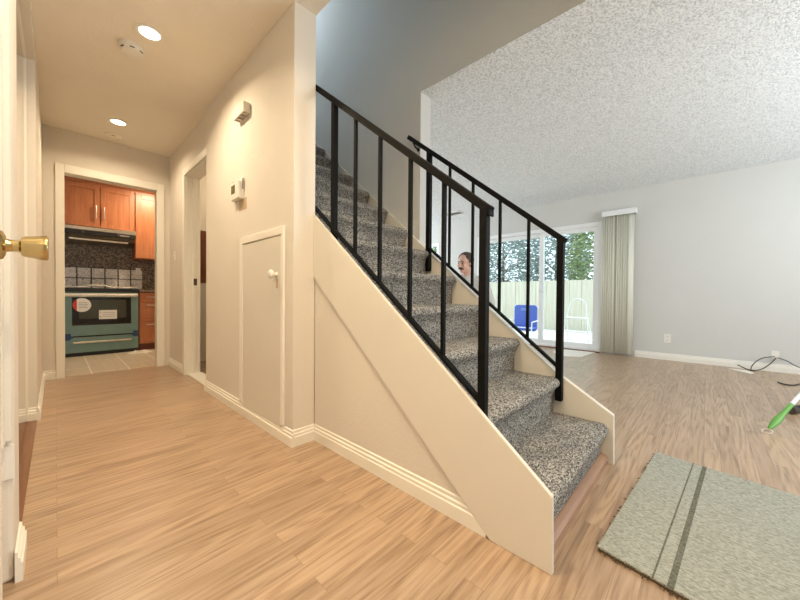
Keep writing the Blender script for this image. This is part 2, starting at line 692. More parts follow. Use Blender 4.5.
# living room outer wall with the sliding door opening and a second window
b = bm_new()
y0d, y1d, y0w, y1w = 1.15, 3.27, 4.2, 5.7
box(b, XW, XW + 0.12, -3.1, y0d, 0, H2)
box(b, XW, XW + 0.12, y1d, y0w, 0, H2)
box(b, XW, XW + 0.12, y1w, 6.3, 0, H2)
box(b, XW, XW + 0.12, y0d, y1d, 1.99, H2)
box(b, XW, XW + 0.12, y0w, y1w, 1.99, H2)
box(b, XW, XW + 0.12, y0w, y1w, 0, 0.9)
struct('wall_living', b, M['wall_grey'], 'pale grey living room wall around the sliding door', 'wall')
b = bm_new()
box(b, XR + 0.124, 2.8, 6.2, 6.3, 0, H2)
box(b, 5.2, XW + 0.12, 6.2, 6.3, 0, H2)
box(b, 2.8, 5.2, 6.2, 6.3, 0, 0.8)
box(b, 2.8, 5.2, 6.2, 6.3, 2.0, H2)
struct('wall_far', b, M['wall_grey'])
b = bm_new()
box(b, -0.3, 2.2, -3.1, -3.0, 0, H)
box(b, 5.0, XW + 0.12, -3.1, -3.0, 0, H)
box(b, 2.2, 5.0, -3.1, -3.0, 0, 0.7)
box(b, 2.2, 5.0, -3.1, -3.0, 2.0, H)
struct('wall_back', b, M['wall_grey'])

# roof over everything keeps the sky out
struct('ceiling_roof', box(bm_new(), -1.0, 0.93, -3.1, 6.8, H + 0.13, H + 0.2), M['wall_grey'])

# --- baseboards
PROF = [(0, 0), (0.016, 0), (0.016, 0.052), (0.0115, 0.056), (0.0115, 0.068), (0.006, 0.073), (0.006, 0.086), (0, 0.09)]


def baseboard(name, p0, p1, nrm, ext=(0, 0), label=None):
    p0, p1, n = Vector((*p0, 0)), Vector((*p1, 0)), Vector((*nrm, 0))
    d = (p1 - p0).normalized()
    p0 -= d * ext[0]
    p1 += d * ext[1]
    bm = bm_new()
    A = [bm.verts.new(p0 + n * o + Vector((0, 0, z))) for o, z in PROF]
    B = [bm.verts.new(p1 + n * o + Vector((0, 0, z))) for o, z in PROF]
    bm.faces.new(A)
    bm.faces.new(B[::-1])
    for i in range(len(PROF)):
        j = (i + 1) % len(PROF)
        bm.faces.new((A[i], B[i], B[j], A[j]))
    return struct(name, bm, M['trim'], label, 'baseboard')


baseboard('baseboard_hall', (XA, YC), (XA, YG), (-1, 0), (0.016, 0), 'white stepped baseboard along the cupboard wall')
baseboard('baseboard_corner', (XA, YC), (XB, YC), (0, -1), (0, 0.0), 'short baseboard on the wall end beside the stairs')
baseboard('baseboard_stair', (XB, 0.545), (XB, YC - 0.016), (-0.80, 0), (0, 0), 'baseboard under the sloping stair side')
baseboard('baseboard_recess', (0.92, 3.985), (0.92, YK), (-1, 0), (0, 0), 'baseboard between bathroom doorway and kitchen corner')
baseboard('baseboard_kitchen', (-0.087, YK), (-0.004, YK), (0, -1), (0, 0), 'tiny baseboard left of the kitchen doorway')
baseboard('baseboard_left', (-0.087, 3.19), (-0.087, YK - 0.016), (1, 0), (0.016, 0), 'baseboard on the left hallway wall')
baseboard('baseboard_return', (-0.13, 3.19), (-0.087, 3.19), (0, -1), (0, 0), 'baseboard return at the closet corner')
baseboard('baseboard_entry', (-0.084, 1.45), (-0.084, 1.62), (1, 0), (0.016, 0), 'baseboard on the wall end at the left edge')
baseboard('baseboard_living', (XW, -3.0), (XW, 0.74), (-1, 0), (0, 0), 'white baseboard of the living room wall')

# --- door casings
def casing(name, parts, mat, label):
    bm = bm_new()
    for p in parts:
        box(bm, *p)
    return struct(name, bm, mat, label, 'door trim', 0.004)


T = 0.016
casing('trim_1', [(-0.003, 0.06, YK - T, YK, 0, 2.1), (0.795, 0.868, YK - T, YK, 0, 2.1), (0.06, 0.795, YK - T, YK, 2.02, 2.1),
                  (0.0465, 0.058, YK + 0.001, YK + 0.119, 0, 2.02), (0.797, 0.8085, YK + 0.001, YK + 0.119, 0, 2.02), (0.0465, 0.8085, YK + 0.001, YK + 0.119, 2.02, 2.0295)], M['trim'], 'cream casing around the kitchen doorway')
casing('trim_2', [(0.92 - T, 0.92, 3.905, 3.978, 0, 2.125), (0.92 - T, 0.92, YG + 0.001, 3.905, 2.055, 2.125),
                  (0.92, 1.05, 3.898, 3.912, 0, 2.06), (0.92, 1.05, YG + 0.001, 3.898, 2.046, 2.06), (0.975, 1.01, 3.886, 3.898, 0, 2.046)], M['trim'], 'cream casing around the bathroom doorway')
struct('trim_3', box(bm_new(), 0.93, 1.06, YG + 0.01, 3.898, 0, 0.012), M['trim'], 'white threshold of the bathroom doorway', 'threshold')
struct('trim_4', box(bm_new(), -0.152, -0.088, 1.625, 3.172, 0, 0.006), M['track'], 'dark wood threshold strip of the mirrored closet', 'threshold')
o = box(bm_new(), 0.985, 1.015, 3.884, 3.8895, 0.93, 1.0)
struct('trim_5', o, M['slot'], 'dark strike plate in the bathroom door jamb', 'strike plate')

# --- entry door at the left edge with brass knob
d1 = struct('door_1', box(bm_new(), -0.13, -0.092, 0.30, 1.225, 0.01, 2.03), M['trim'], 'white entry door seen edge on at the far left', 'door', 0.003)
kb = bm_new()
ky, kz, kx = 1.155, 0.943, -0.092
lathe(kb, [(0.0, 0), (0.033, 0.0), (0.034, 0.004), (0.031, 0.010), (0.022, 0.014)], (kx, ky, kz), (1, 0, 0))
k0 = obj('rose', kb, M['brass'], d1, 0, True, 'round brass door rose')
kb = bm_new()
lathe(kb, [(0.0, 0.012), (0.016, 0.012), (0.0135, 0.022), (0.0135, 0.033), (0.016, 0.036), (0.022, 0.038), (0.0245, 0.045), (0.0275, 0.065), (0.0295, 0.076), (0.0285, 0.079), (0.024, 0.080), (0, 0.080)], (kx, ky, kz), (1, 0, 0))
obj('door_knob', kb, M['brass'], d1, 0, True, 'worn brass door knob')
b = bm_new()
for yy, w, x in ((1.235, 0.02, -0.108), (1.27, 0.025, -0.096), (1.31, 0.03, -0.106), (1.36, 0.045, -0.098), (1.42, 0.03, -0.088)):
    box(b, -0.13, x, yy, yy + w, 0.0 if yy < 1.3 else 0.42, 2.1)
struct('trim_6', b, M['trim'], 'white stepped jamb and casing of the entry door', 'door trim')

# --- mirrored closet door
d2 = struct('door_2', box(bm_new(), -0.151, -0.131, 1.64, 3.165, 0.02, 2.325), M['mirror'], 'mirrored sliding closet door in the left wall', 'door')
b = bm_new()
box(b, -0.152, -0.125, 3.165, 3.185, 0.012, 2.335)
box(b, -0.152, -0.125, 1.622, 1.64, 0.012, 2.335)
box(b, -0.152, -0.125, 1.64, 3.165, 2.325, 2.335)
obj('door_frame', b, M['trim'], d2)

# --- cupboard door under the stairs
CY0, CY1, CZ0, CZ1 = 1.772, 2.325, 0.075, 1.178
d3 = struct('door_3', box(bm_new(), XA - 0.012, XA - 0.001, CY0 + 0.004, CY1 - 0.004, CZ0, CZ1), M['stringer'], 'small cream cupboard door under the stairs', 'door', 0.002)
b = bm_new()
for (a0, a1, z0, z1) in ((CY0 - 0.03, CY0, 0.09, CZ1 + 0.05), (CY1, CY1 + 0.05, 0.09, CZ1 + 0.05), (CY0, CY1, CZ1 + 0.004, CZ1 + 0.05)):
    box(b, XA - 0.017, XA, a0, a1, z0, z1)
obj('door_frame', b, M['trim'], d3, 0.004)
b = lathe(bm_new(), [(0, 0), (0.011, 0), (0.010, 0.018), (0.022, 0.026), (0.026, 0.036), (0.023, 0.046), (0.012, 0.051), (0, 0.052)], (XA - 0.012, CY0 + 0.05, 0.955), (-1, 0, 0))
obj('knob', b, M['white'], d3, 0, True, 'round white knob')
b = box(bm_new(), XA - 0.0128, XA - 0.012, CY0 + 0.037, CY0 + 0.063, 0.875, 0.93)  # flat tan spot on the door just below the knob
obj('tan_spot', b, M['patch'], d3, 0, False, 'darker tan spot under the knob')
for z in (0.2, 1.02):
    b = tube(bm_new(), [(XA - 0.016, CY1 - 0.002, z - 0.03), (XA - 0.016, CY1 - 0.002, z + 0.03)], 0.005)
    obj('hinge', b, M['trim'], d3)

# ------------------------------------------------------------------ staircase
RISE, GO, Y1 = 0.1935, 0.2275, 0.343
XL0, XL1 = 1.017, 1.0345      # left stringer board
XRi = 1.905                 # inner face of right stringer
st = thing('staircase', (1.48, 0.4, 0), 'straight staircase in speckled grey carpet between two cream stringers', 'staircase')
b = prism(bm_new(), [(0.325, 0), (0.328, 0.236), (YC - 0.001, 1.301), (YC - 0.001, 0.945), (0.53, 0.0)], 0, XL0, XL1)
obj('stringer', b, M['stringer'], st, 0.003)
b = prism(bm_new(), [(0.327, 0), (0.33, 0.247), (0.608, 0.424), (1.51, 1.168), (1.618, 1.257), (1.618, 0)], 0, XRi, XR + 0.004)
obj('stringer', b, M['stringer'], st, 0.003)
b = prism(bm_new(), [(1.622, 1.262), (3.1, 2.499), (3.1, 2.3), (1.622, 0.8)], 0, XR - 0.016, XR - 0.001)
obj('skirt_board', b, M['stringer'], st, 0.003)
# filled panel under the left stringer
b = prism(bm_new(), [(0.54, 0), (YC - 0.001, 0.0), (YC - 0.001, 0.944), (0.54, 0.008)], 0, XB, XB + 0.003)
struct('wall_understair', b, M['wall'], 'beige panel under the sloping left stringer', 'wall')


def step_mesh(k):
    yn, zn = Y1 + GO * (k - 1), RISE * k + 0.008
    ys = yn + 0.035           # riser face behind the nosing
    yb = yn + GO + 0.05
    r = 0.026
    prof = [(yb, zn - 0.01), (yb, zn)]
    nseg = 6
    prof = [(yb, zn)]
    for i in range(nseg + 1):
        t = math.pi / 2 + math.pi * 0.9 * i / nseg
        prof.append((yn + r + r * math.cos(t), zn - r + r * math.sin(t)))
    zb = zn - RISE + (0.0 if k > 1 else 0.040)
    prof += [(ys, zn - 2 * r - 0.035), (ys + 0.004, zn - RISE * 0.6), (ys + 0.004, zb), (yb, zb)]
    bm = bm_new()
    x0, x1 = XL1 + 0.001, XRi - 0.002
    xs = [x0, x0 + (x1 - x0) * 0.5, x1 - 0.04, x1 - 0.016, x1 - 0.005, x1]
    # the right end of the nosing is rolled back towards the riser
    back = [0, 0, 0.0, 0.003, 0.009, 0.018]
    rings = []
    for x, bk in zip(xs, back):
        ring = []
        for (y, z) in prof:
            w = max(0.0, min(1.0, (ys - y + 0.02) / 0.05)) if y < ys + 0.02 else 0.0
            zz = z - (bk * 0.30 if z > zn - 0.02 else 0)
            ring.append(bm.verts.new((x, y + bk * w, zz)))
        rings.append(ring)
    n = len(prof)
    for A, B in zip(rings, rings[1:]):
        for i in range(n):
            bm.faces.new((A[i], B[i], B[(i + 1) % n], A[(i + 1) % n]))
    bm.faces.new(rings[0])
    bm.faces.new(rings[-1][::-1])
    return bm


for k in range(1, 14):
    obj('step', step_mesh(k), M['carpet'], st, 0, True)
b = prism(bm_new(), [(0.352, 0), (0.352, 0.028), (0.362, 0.040), (0.378, 0.047), (0.42, 0.047), (0.42, 0)], 0, XL1 + 0.001, XRi - 0.001)
obj('riser_base', b, M['riser_wood'], st, 0, False, 'bare wood strip under the lowest carpeted step')


def railing(x, wall_end, label):
    sl = 0.8148
    zt = lambda y: 1.152 + sl * (y - 0.553)
    r = thing('stair_railing', (x, 0.58, 0.3), label, 'railing', 'black stair railings')
    hr = bm_new()
    yb = 1.73 if not wall_end else 1.70
    bar(hr, (x, 0.556, zt(0.556) - 0.019), (x, yb, zt(yb) - 0.019), 0.026 if not wall_end else 0.032, 0.03)
    obj('handrail', hr, M['black'], r, 0.003)
    for i, (y, zb) in enumerate(((0.58, 0.280 if not wall_end else 0.272), (1.495, 1.03 if not wall_end else 1.02))):
        w = 0.029 if not wall_end else 0.033
        b = box(bm_new(), x - w / 2, x + w / 2, y - w / 2, y + w / 2, zb, zt(y) - 0.022)
        obj('newel_post', b, M['black'], r, 0.002)
    zl = lambda y: 0.474 + sl * (y - 0.596) - (0.010 if not wall_end else 0.012)
    b = bar(bm_new(), (x, 0.585, zl(0.585)), (x, 1.73 if not wall_end else 1.49, zl(1.73 if not wall_end else 1.49)), 0.028, 0.014)
    obj('bottom_rail', b, M['black'], r, 0.002)
    for y in (1.311, 1.127, 0.935, 0.757):
        b = box(bm_new(), x - 0.0075, x + 0.0075, y - 0.0075, y + 0.0075, zl(y), zt(y) - 0.025)
        obj('baluster', b, M['black'], r)
    if wall_end:
        b = bm_new()
        tube(b, [(x, 1.655, zt(1.655) - 0.03), (x + 0.012, 1.645, zt(1.645) - 0.06), (XR - 0.002, 1.640, zt(1.64) - 0.07)], 0.006)
        lathe(b, [(0, 0), (0.014, 0), (0.012, 0.004), (0, 0.005)], (XR - 0.001, 1.640, zt(1.64) - 0.07), (-1, 0, 0), 16)
        obj('wall_bracket', b, M['black'], r, 0, True)
    else:
        b = box(bm_new(), x - 0.017, x + 0.017, 0.553, 0.560, zt(0.556) - 0.036, zt(0.556) + 0.001)
        obj('end_cap', b, M['black'], r, 0.002)
    return r


railing(1.051, False, 'nearer black metal stair railing, along the left stringer')
railing(1.885, True, 'farther black metal stair railing with wall bracket, on the living room side')

# ------------------------------------------------------------------ ceiling fittings
rl = thing('recessed_light', (0.40, 2.51, H), 'larger nearer recessed ceiling light in front of the smoke detector', 'ceiling light', 'recessed hallway lights')
b = bm_new()
segs = 36
prof = [(0.052, 0.0), (0.070, 0.0), (0.072, -0.004), (0.066, -0.008), (0.054, -0.006)]
rings = [[b.verts.new((0.40 + r * math.cos(2 * math.pi * i / segs), 2.51 + r * math.sin(2 * math.pi * i / segs), H + z)) for i in range(segs)] for r, z in prof]
for A, B in zip(rings, rings[1:] + rings[:1]):
    for i in range(segs):
        b.faces.new((A[i], A[(i + 1) % segs], B[(i + 1) % segs], B[i]))
obj('trim_ring', b, M['white'], rl, 0, True)
b = lathe(bm_new(), [(0, 0), (0.0525, 0.0), (0.0525, 0.003), (0.04, 0.0045), (0, 0.005)], (0.40, 2.51, H - 0.0005), (0, 0, -1), 32)
obj('lens', b, M['bulb'], rl, 0, False, 'glowing lens')
r2 = copy_thing(rl, (0.005, 1.51, 0))
r2['label'] = 'farther recessed ceiling light near the kitchen doorway'
r3 = copy_thing(rl, (0.0, -1.7, 0))
r3['label'] = 'recessed ceiling light above the entry, out of frame'
for (y, e) in ((2.51, 13.5), (4.02, 9), (0.81, 18)):
    lamp('downlight', 'AREA', (0.40, y, H - 0.012), e, WARM, 0.10, None, (0, 0, -1), math.radians(150))

sd = thing('smoke_detector', (0.345, 2.735, H), 'round white smoke detector on the hallway ceiling', 'smoke detector')
b = lathe(bm_new(), [(0, 0), (0.066, 0), (0.068, 0.006), (0.064, 0.012)], (0.345, 2.735, H), (0, 0, -1), 36)
obj('mounting_plate', b, M['white'], sd, 0, True)
b = lathe(bm_new(), [(0, 0.01), (0.060, 0.010), (0.060, 0.030), (0.054, 0.040), (0.03, 0.043), (0, 0.043)], (0.345, 2.735, H), (0, 0, -1), 36)
obj('housing', b, M['white'], sd, 0, True)
for a in (3.6, 4.6, 5.5):
    b = bm_new()
    c = Vector((0.345 + 0.058 * math.cos(a), 2.735 + 0.058 * math.sin(a), H - 0.034))
    t = Vector((-math.sin(a), math.cos(a), 0)) * 0.012
    bar(b, c - t, c + t, 0.006, 0.004)
    obj('vent_slot', b, M['slot'], sd)

cv = thing('ceiling_sensor', (0.40, 4.40, H), 'small round tan ceiling sensor near the kitchen doorway', 'ceiling sensor')
b = lathe(bm_new(), [(0, 0), (0.07, 0), (0.072, 0.008), (0.055, 0.018), (0.05, 0.016), (0.03, 0.026), (0, 0.028)], (0.40, 4.40, H), (0, 0, -1), 32)
obj('housing', b, M['ceil'], cv, 0, True)
b = box(bm_new(), 0.385, 0.415, 4.345, 4.352, H - 0.02, H - 0.012)
obj('indicator', b, M['slot'], cv)

cg = thing('ceiling_vent', (5.17, 3.5, H2), 'small rectangular vent in the popcorn ceiling near the windows', 'ceiling vent')
b = bm_new()
for q in ((5.07, 5.09, 3.33, 3.67), (5.25, 5.27, 3.33, 3.67), (5.09, 5.25, 3.33, 3.35), (5.09, 5.25, 3.65, 3.67)):
    box(b, *q, H2 - 0.012, H2)
obj('vent_frame', b, M['white'], cg)
for i in range(6):
    y = 3.375 + i * 0.05
    b = prism(bm_new(), [(y, H2 - 0.010), (y + 0.004, H2 - 0.010), (y + 0.03, H2 - 0.001), (y + 0.026, H2 - 0.001)], 0, 5.09, 5.25)
    obj('slat', b, M['slot'], cg)

# ------------------------------------------------------------------ hallway wall fittings
ch = thing('door_chime', (XA, 2.33, 2.05), 'cream door chime box high on the hallway wall', 'door chime')
b = bm_new()
box(b, XA - 0.045, XA - 0.001, 2.235, 2.245, 2.048, 2.115)
box(b, XA - 0.045, XA - 0.001, 2.405, 2.415, 2.048, 2.115)
box(b, XA - 0.045, XA - 0.038, 2.245, 2.405, 2.048, 2.115)
box(b, XA - 0.038, XA - 0.001, 2.245, 2.405, 2.105, 2.115)
obj('cover', b, M['wall'], ch, 0.002)
b = box(bm_new(), XA - 0.036, XA - 0.002, 2.246, 2.404, 2.075, 2.08)
obj('backing', b, M['patch'], ch)
for i in range(3):
    y = 2.27 + i * 0.05
    obj('grille_bar', box(bm_new(), XA - 0.038, XA - 0.002, y, y + 0.018, 2.05, 2.06), M['wall'], ch)

th = thing('thermostat', (XA, 2.42, 1.5), 'white thermostat with small grey display on the hallway wall', 'thermostat')
obj('back_plate', box(bm_new(), XA - 0.012, XA - 0.001, 2.335, 2.50, 1.50, 1.645), M['white'], th, 0.003)
obj('housing', box(bm_new(), XA - 0.036, XA - 0.012, 2.345, 2.495, 1.505, 1.625), M['white'], th, 0.004)
obj('display', box(bm_new(), XA - 0.0375, XA - 0.036, 2.405, 2.475, 1.545, 1.605), M['lcd'], th)
for y in (2.44, 2.465):
    obj('button', box(bm_new(), XA - 0.030, XA - 0.022, y, y + 0.014, 1.625, 1.632), M['slot'], th)
obj('wire_gap', box(bm_new(), XA - 0.0125, XA - 0.010, 2.325, 2.337, 1.565, 1.64), M['slot'], th)
struct('trim_7', box(bm_new(), XA - 0.0012, XA + 0.001, 2.29, 2.425, 1.425, 1.505), M['patch'], 'bare unpainted patch of wall below the thermostat', 'wall patch')


def plate(name, c, nrm, label, cat, kind, scale=1.0):
    """wall plate centred at c on a wall with outward normal nrm"""
    n = Vector(nrm)
    s = n.cross(Vector((0, 0, 1)))
    c = Vector(c)
    t = thing(name, c, label, cat)

    def blk(bm, u0, u1, z0, z1, d0, d1):
        vs = []
        for d in (d0, d1):
            for u, z in ((u0, z0), (u1, z0), (u1, z1), (u0, z1)):
                vs.append(bm.verts.new(c + s * u * scale + Vector((0, 0, z * scale)) + n * d))
        for f in ((3, 2, 1, 0), (4, 5, 6, 7), (0, 1, 5, 4), (1, 2, 6, 5), (2, 3, 7, 6), (3, 0, 4, 7)):
            bm.faces.new([vs[i] for i in f])
        return bm
    obj('cover_plate', blk(bm_new(), -0.036, 0.036, -0.058, 0.058, 0.0005, 0.006), M['white'], t, 0.0015)
    if kind == 'outlet':
        for z in (0.026, -0.026):
            r = obj('receptacle', blk(bm_new(), -0.017, 0.017, z - 0.014, z + 0.014, 0.006, 0.008), M['white'], t, 0.001)
            b = blk(bm_new(), -0.008, -0.005, z - 0.006, z + 0.007, 0.008, 0.0085)
            blk(b, 0.005, 0.008, z - 0.006, z + 0.007, 0.008, 0.0085)
            obj('slot', b, M['slot'], r)
    elif kind == 'switch':
        obj('toggle', blk(bm_new(), -0.005, 0.005, -0.012, 0.012, 0.006, 0.018), M['white'], t, 0.001)
    else:
        obj('cable_port', blk(bm_new(), -0.012, 0.012, -0.012, 0.012, 0.006, 0.012), M['white'], t, 0.002)
    return t


plate('wall_outlet', (XW, 0.38, 0.293), (-1, 0, 0), 'white wall outlet on the bare living room wall', 'outlet', 'outlet')
plate('wall_outlet', (-0.114, 1.45, 0.35), (0, -1, 0), 'white outlet on the wall end at the left edge of the hall', 'outlet', 'outlet', 0.85)
plate('light_switch', (0.92, 4.352, 1.265), (-1, 0, 0), 'small light switch between bathroom and kitchen doorways', 'light switch', 'switch', 0.9)
plate('cable_outlet', (XW, -0.58, 0.19), (-1, 0, 0), 'white wall plate above the baseboard where the cables leave', 'cable outlet', 'port', 0.85)

# ------------------------------------------------------------------ sliding door and window
w1 = struct('window_1', box(bm_new(), XW + 0.075, XW + 0.083, 2.09, 3.16, 0.10, 1.90), M['glass'], 'glass sliding patio door in the living room wall', 'sliding door')
b = bm_new()
box(b, XW - 0.012, XW + 0.12, 1.15, 1.215, 0, 1.99)
box(b, XW - 0.012, XW + 0.12, 3.215, 3.275, 0, 1.99)
box(b, XW - 0.012, XW + 0.12, 1.215, 3.215, 1.93, 1.99)
box(b, XW + 0.0, XW + 0.12, 1.215, 3.215, 0.0, 0.045)
obj('door_frame', b, M['vinyl'], w1, 0.003)
obj('sill', box(bm_new(), XW - 0.055, XW - 0.001, 1.17, 3.27, 0, 0.016), M['track'], w1, 0.002, False, 'reddish wood sill strip')


def sash(y0, y1, x, glass_too):
    bm = bm_new()
    box(bm, x, x + 0.035, y0, y0 + 0.065, 0.045, 1.93)
    box(bm, x, x + 0.035, y1 - 0.065, y1, 0.045, 1.93)
    box(bm, x, x + 0.035, y0 + 0.065, y1 - 0.065, 0.045, 0.115)
    box(bm, x, x + 0.035, y0 + 0.065, y1 - 0.065, 1.865, 1.93)
    s = obj('sash', bm, M['vinyl'], w1, 0.003)
    if glass_too:
        obj('pane', box(bm_new(), x + 0.014, x + 0.020, y0 + 0.064, y1 - 0.064, 0.114, 1.866), M['glass'], s)
    return s


s1 = sash(1.216, 2.10, XW + 0.020, True)
sash(2.035, 3.214, XW + 0.062, False)
hb = bm_new()
tube(hb, [(XW + 0.02, 2.07, 0.93), (XW - 0.03, 2.07, 0.95), (XW - 0.03, 2.07, 1.09), (XW + 0.02, 2.07, 1.11)], 0.010)
obj('handle', hb, M['vinyl'], s1, 0, True)
b = bm_new()
for q in ((y0w - 0.0, y0w + 0.07, 0.9, 1.99), (y1w - 0.07, y1w, 0.9, 1.99), (y0w + 0.07, y1w - 0.07, 1.93, 1.99), (y0w + 0.07, y1w - 0.07, 0.9, 0.96), (4.92, 4.98, 0.96, 1.93)):
    box(b, XW - 0.01, XW + 0.10, *q)
w2 = struct('window_2', box(bm_new(), XW + 0.05, XW + 0.056, y0w + 0.07, y1w - 0.07, 0.96, 1.93), M['glass'], 'second living room window glimpsed through the railing', 'window')
obj('window_frame', b, M['vinyl'], w2, 0.003)

vb = thing('vertical_blinds', (XW - 0.06, 0.95, 0), 'stacked cream vertical blinds beside the sliding door', 'blinds')
b = bm_new()
box(b, XW - 0.115, XW - 0.105, 0.735, 1.15, 2.03, 2.105)
box(b, XW - 0.105, XW - 0.001, 0.735, 0.745, 2.03, 2.105)
box(b, XW - 0.105, XW - 0.001, 0.745, 1.15, 2.095, 2.105)
obj('valance', b, M['vinyl'], vb, 0.002)
nsl = 12
for i in range(nsl):
    y = 0.80 + 0.31 * i / (nsl - 1) + (0.014 if i >= 6 else -0.006)
    ang = -math.radians(50 + 5 * math.sin(i * 2.1))
    bm = bm_new()
    cols = []
    for j in range(5):
        u = (j / 4 - 0.5) * 0.085
        bow = 0.006 * (1 - (2 * j / 4 - 1) ** 2)
        px = XW - 0.058 + u * math.cos(ang) + bow * math.sin(ang)
        py = y + u * math.sin(ang) - bow * math.cos(ang)
        cols.append([bm.verts.new((px, py, z)) for z in (0.03, 2.06)])
    for A, B in zip(cols, cols[1:]):
        bm.faces.new((A[0], B[0], B[1], A[1]))
    o = obj('slat', bm, M['blind'], vb, 0, True)
    sm = o.modifiers.new('thick', 'SOLIDIFY')
    sm.thickness = 0.0012

mt = tag(obj('floor_mat', prism(bm_new(), [(5.20, 1.70), (5.58, 1.66), (5.60, 1.22), (5.06, 1.27), (4.92, 1.48)], 2, 0.0005, 0.008), M['paper']), 'flat white sheet lying on the floor by the sliding door', 'sheet')

# ------------------------------------------------------------------ outdoors
struct('floor_patio', box(bm_new(), XW + 0.121, 15, -1.5, 11, -0.16, -0.06), M['concrete'], 'pale concrete patio outside', 'patio')
b = bm_new()
for i in range(26):
    y = 0.6 + i * 0.3
    box(b, 9.5, 9.53, y, y + 0.292, -0.06, 1.30)
box(b, 9.53, 9.58, 0.6, 8.4, 1.1, 1.2)
box(b, 9.53, 9.58, 0.6, 8.4, 0.2, 0.3)
struct('wall_garden', b, M['fence'], 'weathered pale garden wall beyond the patio', 'garden wall')


def tree(x, y, h, rad, n, mat, name, label, seed):
    rnd = random.Random(seed)
    t = thing(name, (x, y, -0.06), label, 'tree', 'trees beyond the garden wall')
    tb = bm_new()
    tube(tb, [(x, y, -0.06), (x + 0.05, y + 0.04, h * 0.45), (x - 0.03, y, h * 0.85)], [0.08, 0.06, 0.02], 8)
    for q in range(7):
        a = rnd.uniform(0, 6.28)
        z0 = h * rnd.uniform(0.3, 0.7)
        tube(tb, [(x, y, z0), (x + math.cos(a) * rad * 0.7, y + math.sin(a) * rad * 0.7, z0 + rad * 0.5)], [0.03, 0.01], 6)
    obj('trunk', tb, M['bark'], t, 0, True)
    lb = bm_new()
    for _ in range(n):
        a = rnd.uniform(0, 6.28)
        cz = rnd.uniform(-1, 1)
        rr = rad * rnd.uniform(0.35, 1.0) ** 0.5
        c = Vector((x + math.cos(a) * rr * math.sqrt(1 - cz * cz * 0.9), y + math.sin(a) * rr * math.sqrt(1 - cz * cz * 0.9), h * 0.56 + cz * h * 0.44))
        d = Vector((rnd.gauss(0, 1), rnd.gauss(0, 1), rnd.gauss(0, 1))).normalized()
        _, u, w = frame_for(d)
        L, Wd = rnd.uniform(0.04, 0.09), rnd.uniform(0.018, 0.035)
        vs = [lb.verts.new(c + u * L), lb.verts.new(c + w * Wd + d * 0.01), lb.verts.new(c - u * L), lb.verts.new(c - w * Wd + d * 0.01)]
        lb.faces.new(vs)
    f = obj('foliage', lb, mat, t)
    f['kind'] = 'stuff'
    return t


tree(11.2, 2.3, 3.3, 0.95, 5600, M['leaf_b'], 'garden_tree', 'green tree beyond the garden wall, right of the sliding door stile', 1)
tree(13.2, 4.2, 3.9, 1.15, 7000, M['leaf_a'], 'garden_tree', 'silvery tree beyond the garden wall, middle of the sliding door', 2)
tree(11.2, 5.4, 3.4, 1.0, 5600, M['leaf_a'], 'garden_tree', 'silvery tree beyond the garden wall, at the left side of the sliding door', 3)
tree(11.4, 7.8, 3.5, 1.1, 4500, M['leaf_b'], 'garden_tree', 'green tree beyond the garden wall outside the second window', 4)

# folding step stool
ss = thing('step_stool', (6.62, 1.72, -0.06), 'white folding step stool standing on the patio', 'step stool')
sy, sx = 1.75, 6.60
fp = [(sx - 0.10, sy + 0.24, -0.05), (sx - 0.02, sy + 0.19, 0.30), (sx + 0.07, sy + 0.14, 0.66)]
arc = []
for i in range(9):
    a = math.pi * i / 8
    arc.append((sx + 0.08 + 0.02 * math.sin(a), sy + 0.13 * math.cos(a), 0.70 + 0.11 * math.sin(a)))
front = fp + arc + [(sx + 0.07, sy - 0.14, 0.66), (sx - 0.02, sy - 0.19, 0.30), (sx - 0.10, sy - 0.24, -0.05)]
obj('front_frame', tube(bm_new(), smooth_path(front, 3), 0.012, 8), M['vinyl'], ss, 0, True)
for s in (1, -1):
    obj('rear_leg', tube(bm_new(), [(sx + 0.30, sy + 0.23 * s, -0.05), (sx + 0.06, sy + 0.16 * s, 0.47)], 0.011, 8), M['vinyl'], ss, 0, True)
    obj('brace', tube(bm_new(), [(sx - 0.02, sy + 0.185 * s, 0.22), (sx + 0.20, sy + 0.20 * s, 0.20)], 0.008, 8), M['vinyl'], ss, 0, True)
obj('top_step', box(bm_new(), sx - 0.06, sx + 0.16, sy - 0.165, sy + 0.165, 0.44, 0.465), M['vinyl'], ss, 0.006)
obj('lower_step', box(bm_new(), sx - 0.16, sx + 0.06, sy - 0.19, sy + 0.19, 0.20, 0.225), M['vinyl'], ss, 0.006)
for s in (1, -1):
    obj('foot', lathe(bm_new(), [(0, 0), (0.016, 0), (0.016, 0.03), (0, 0.03)], (sx - 0.10, sy + 0.24 * s, -0.06), (0, 0, 1), 12), M['white'], ss)
obj('cross_bar', tube(bm_new(), [(sx + 0.27, sy + 0.225, 0.02), (sx + 0.27, sy - 0.225, 0.02)], 0.009, 8), M['vinyl'], ss, 0, True)

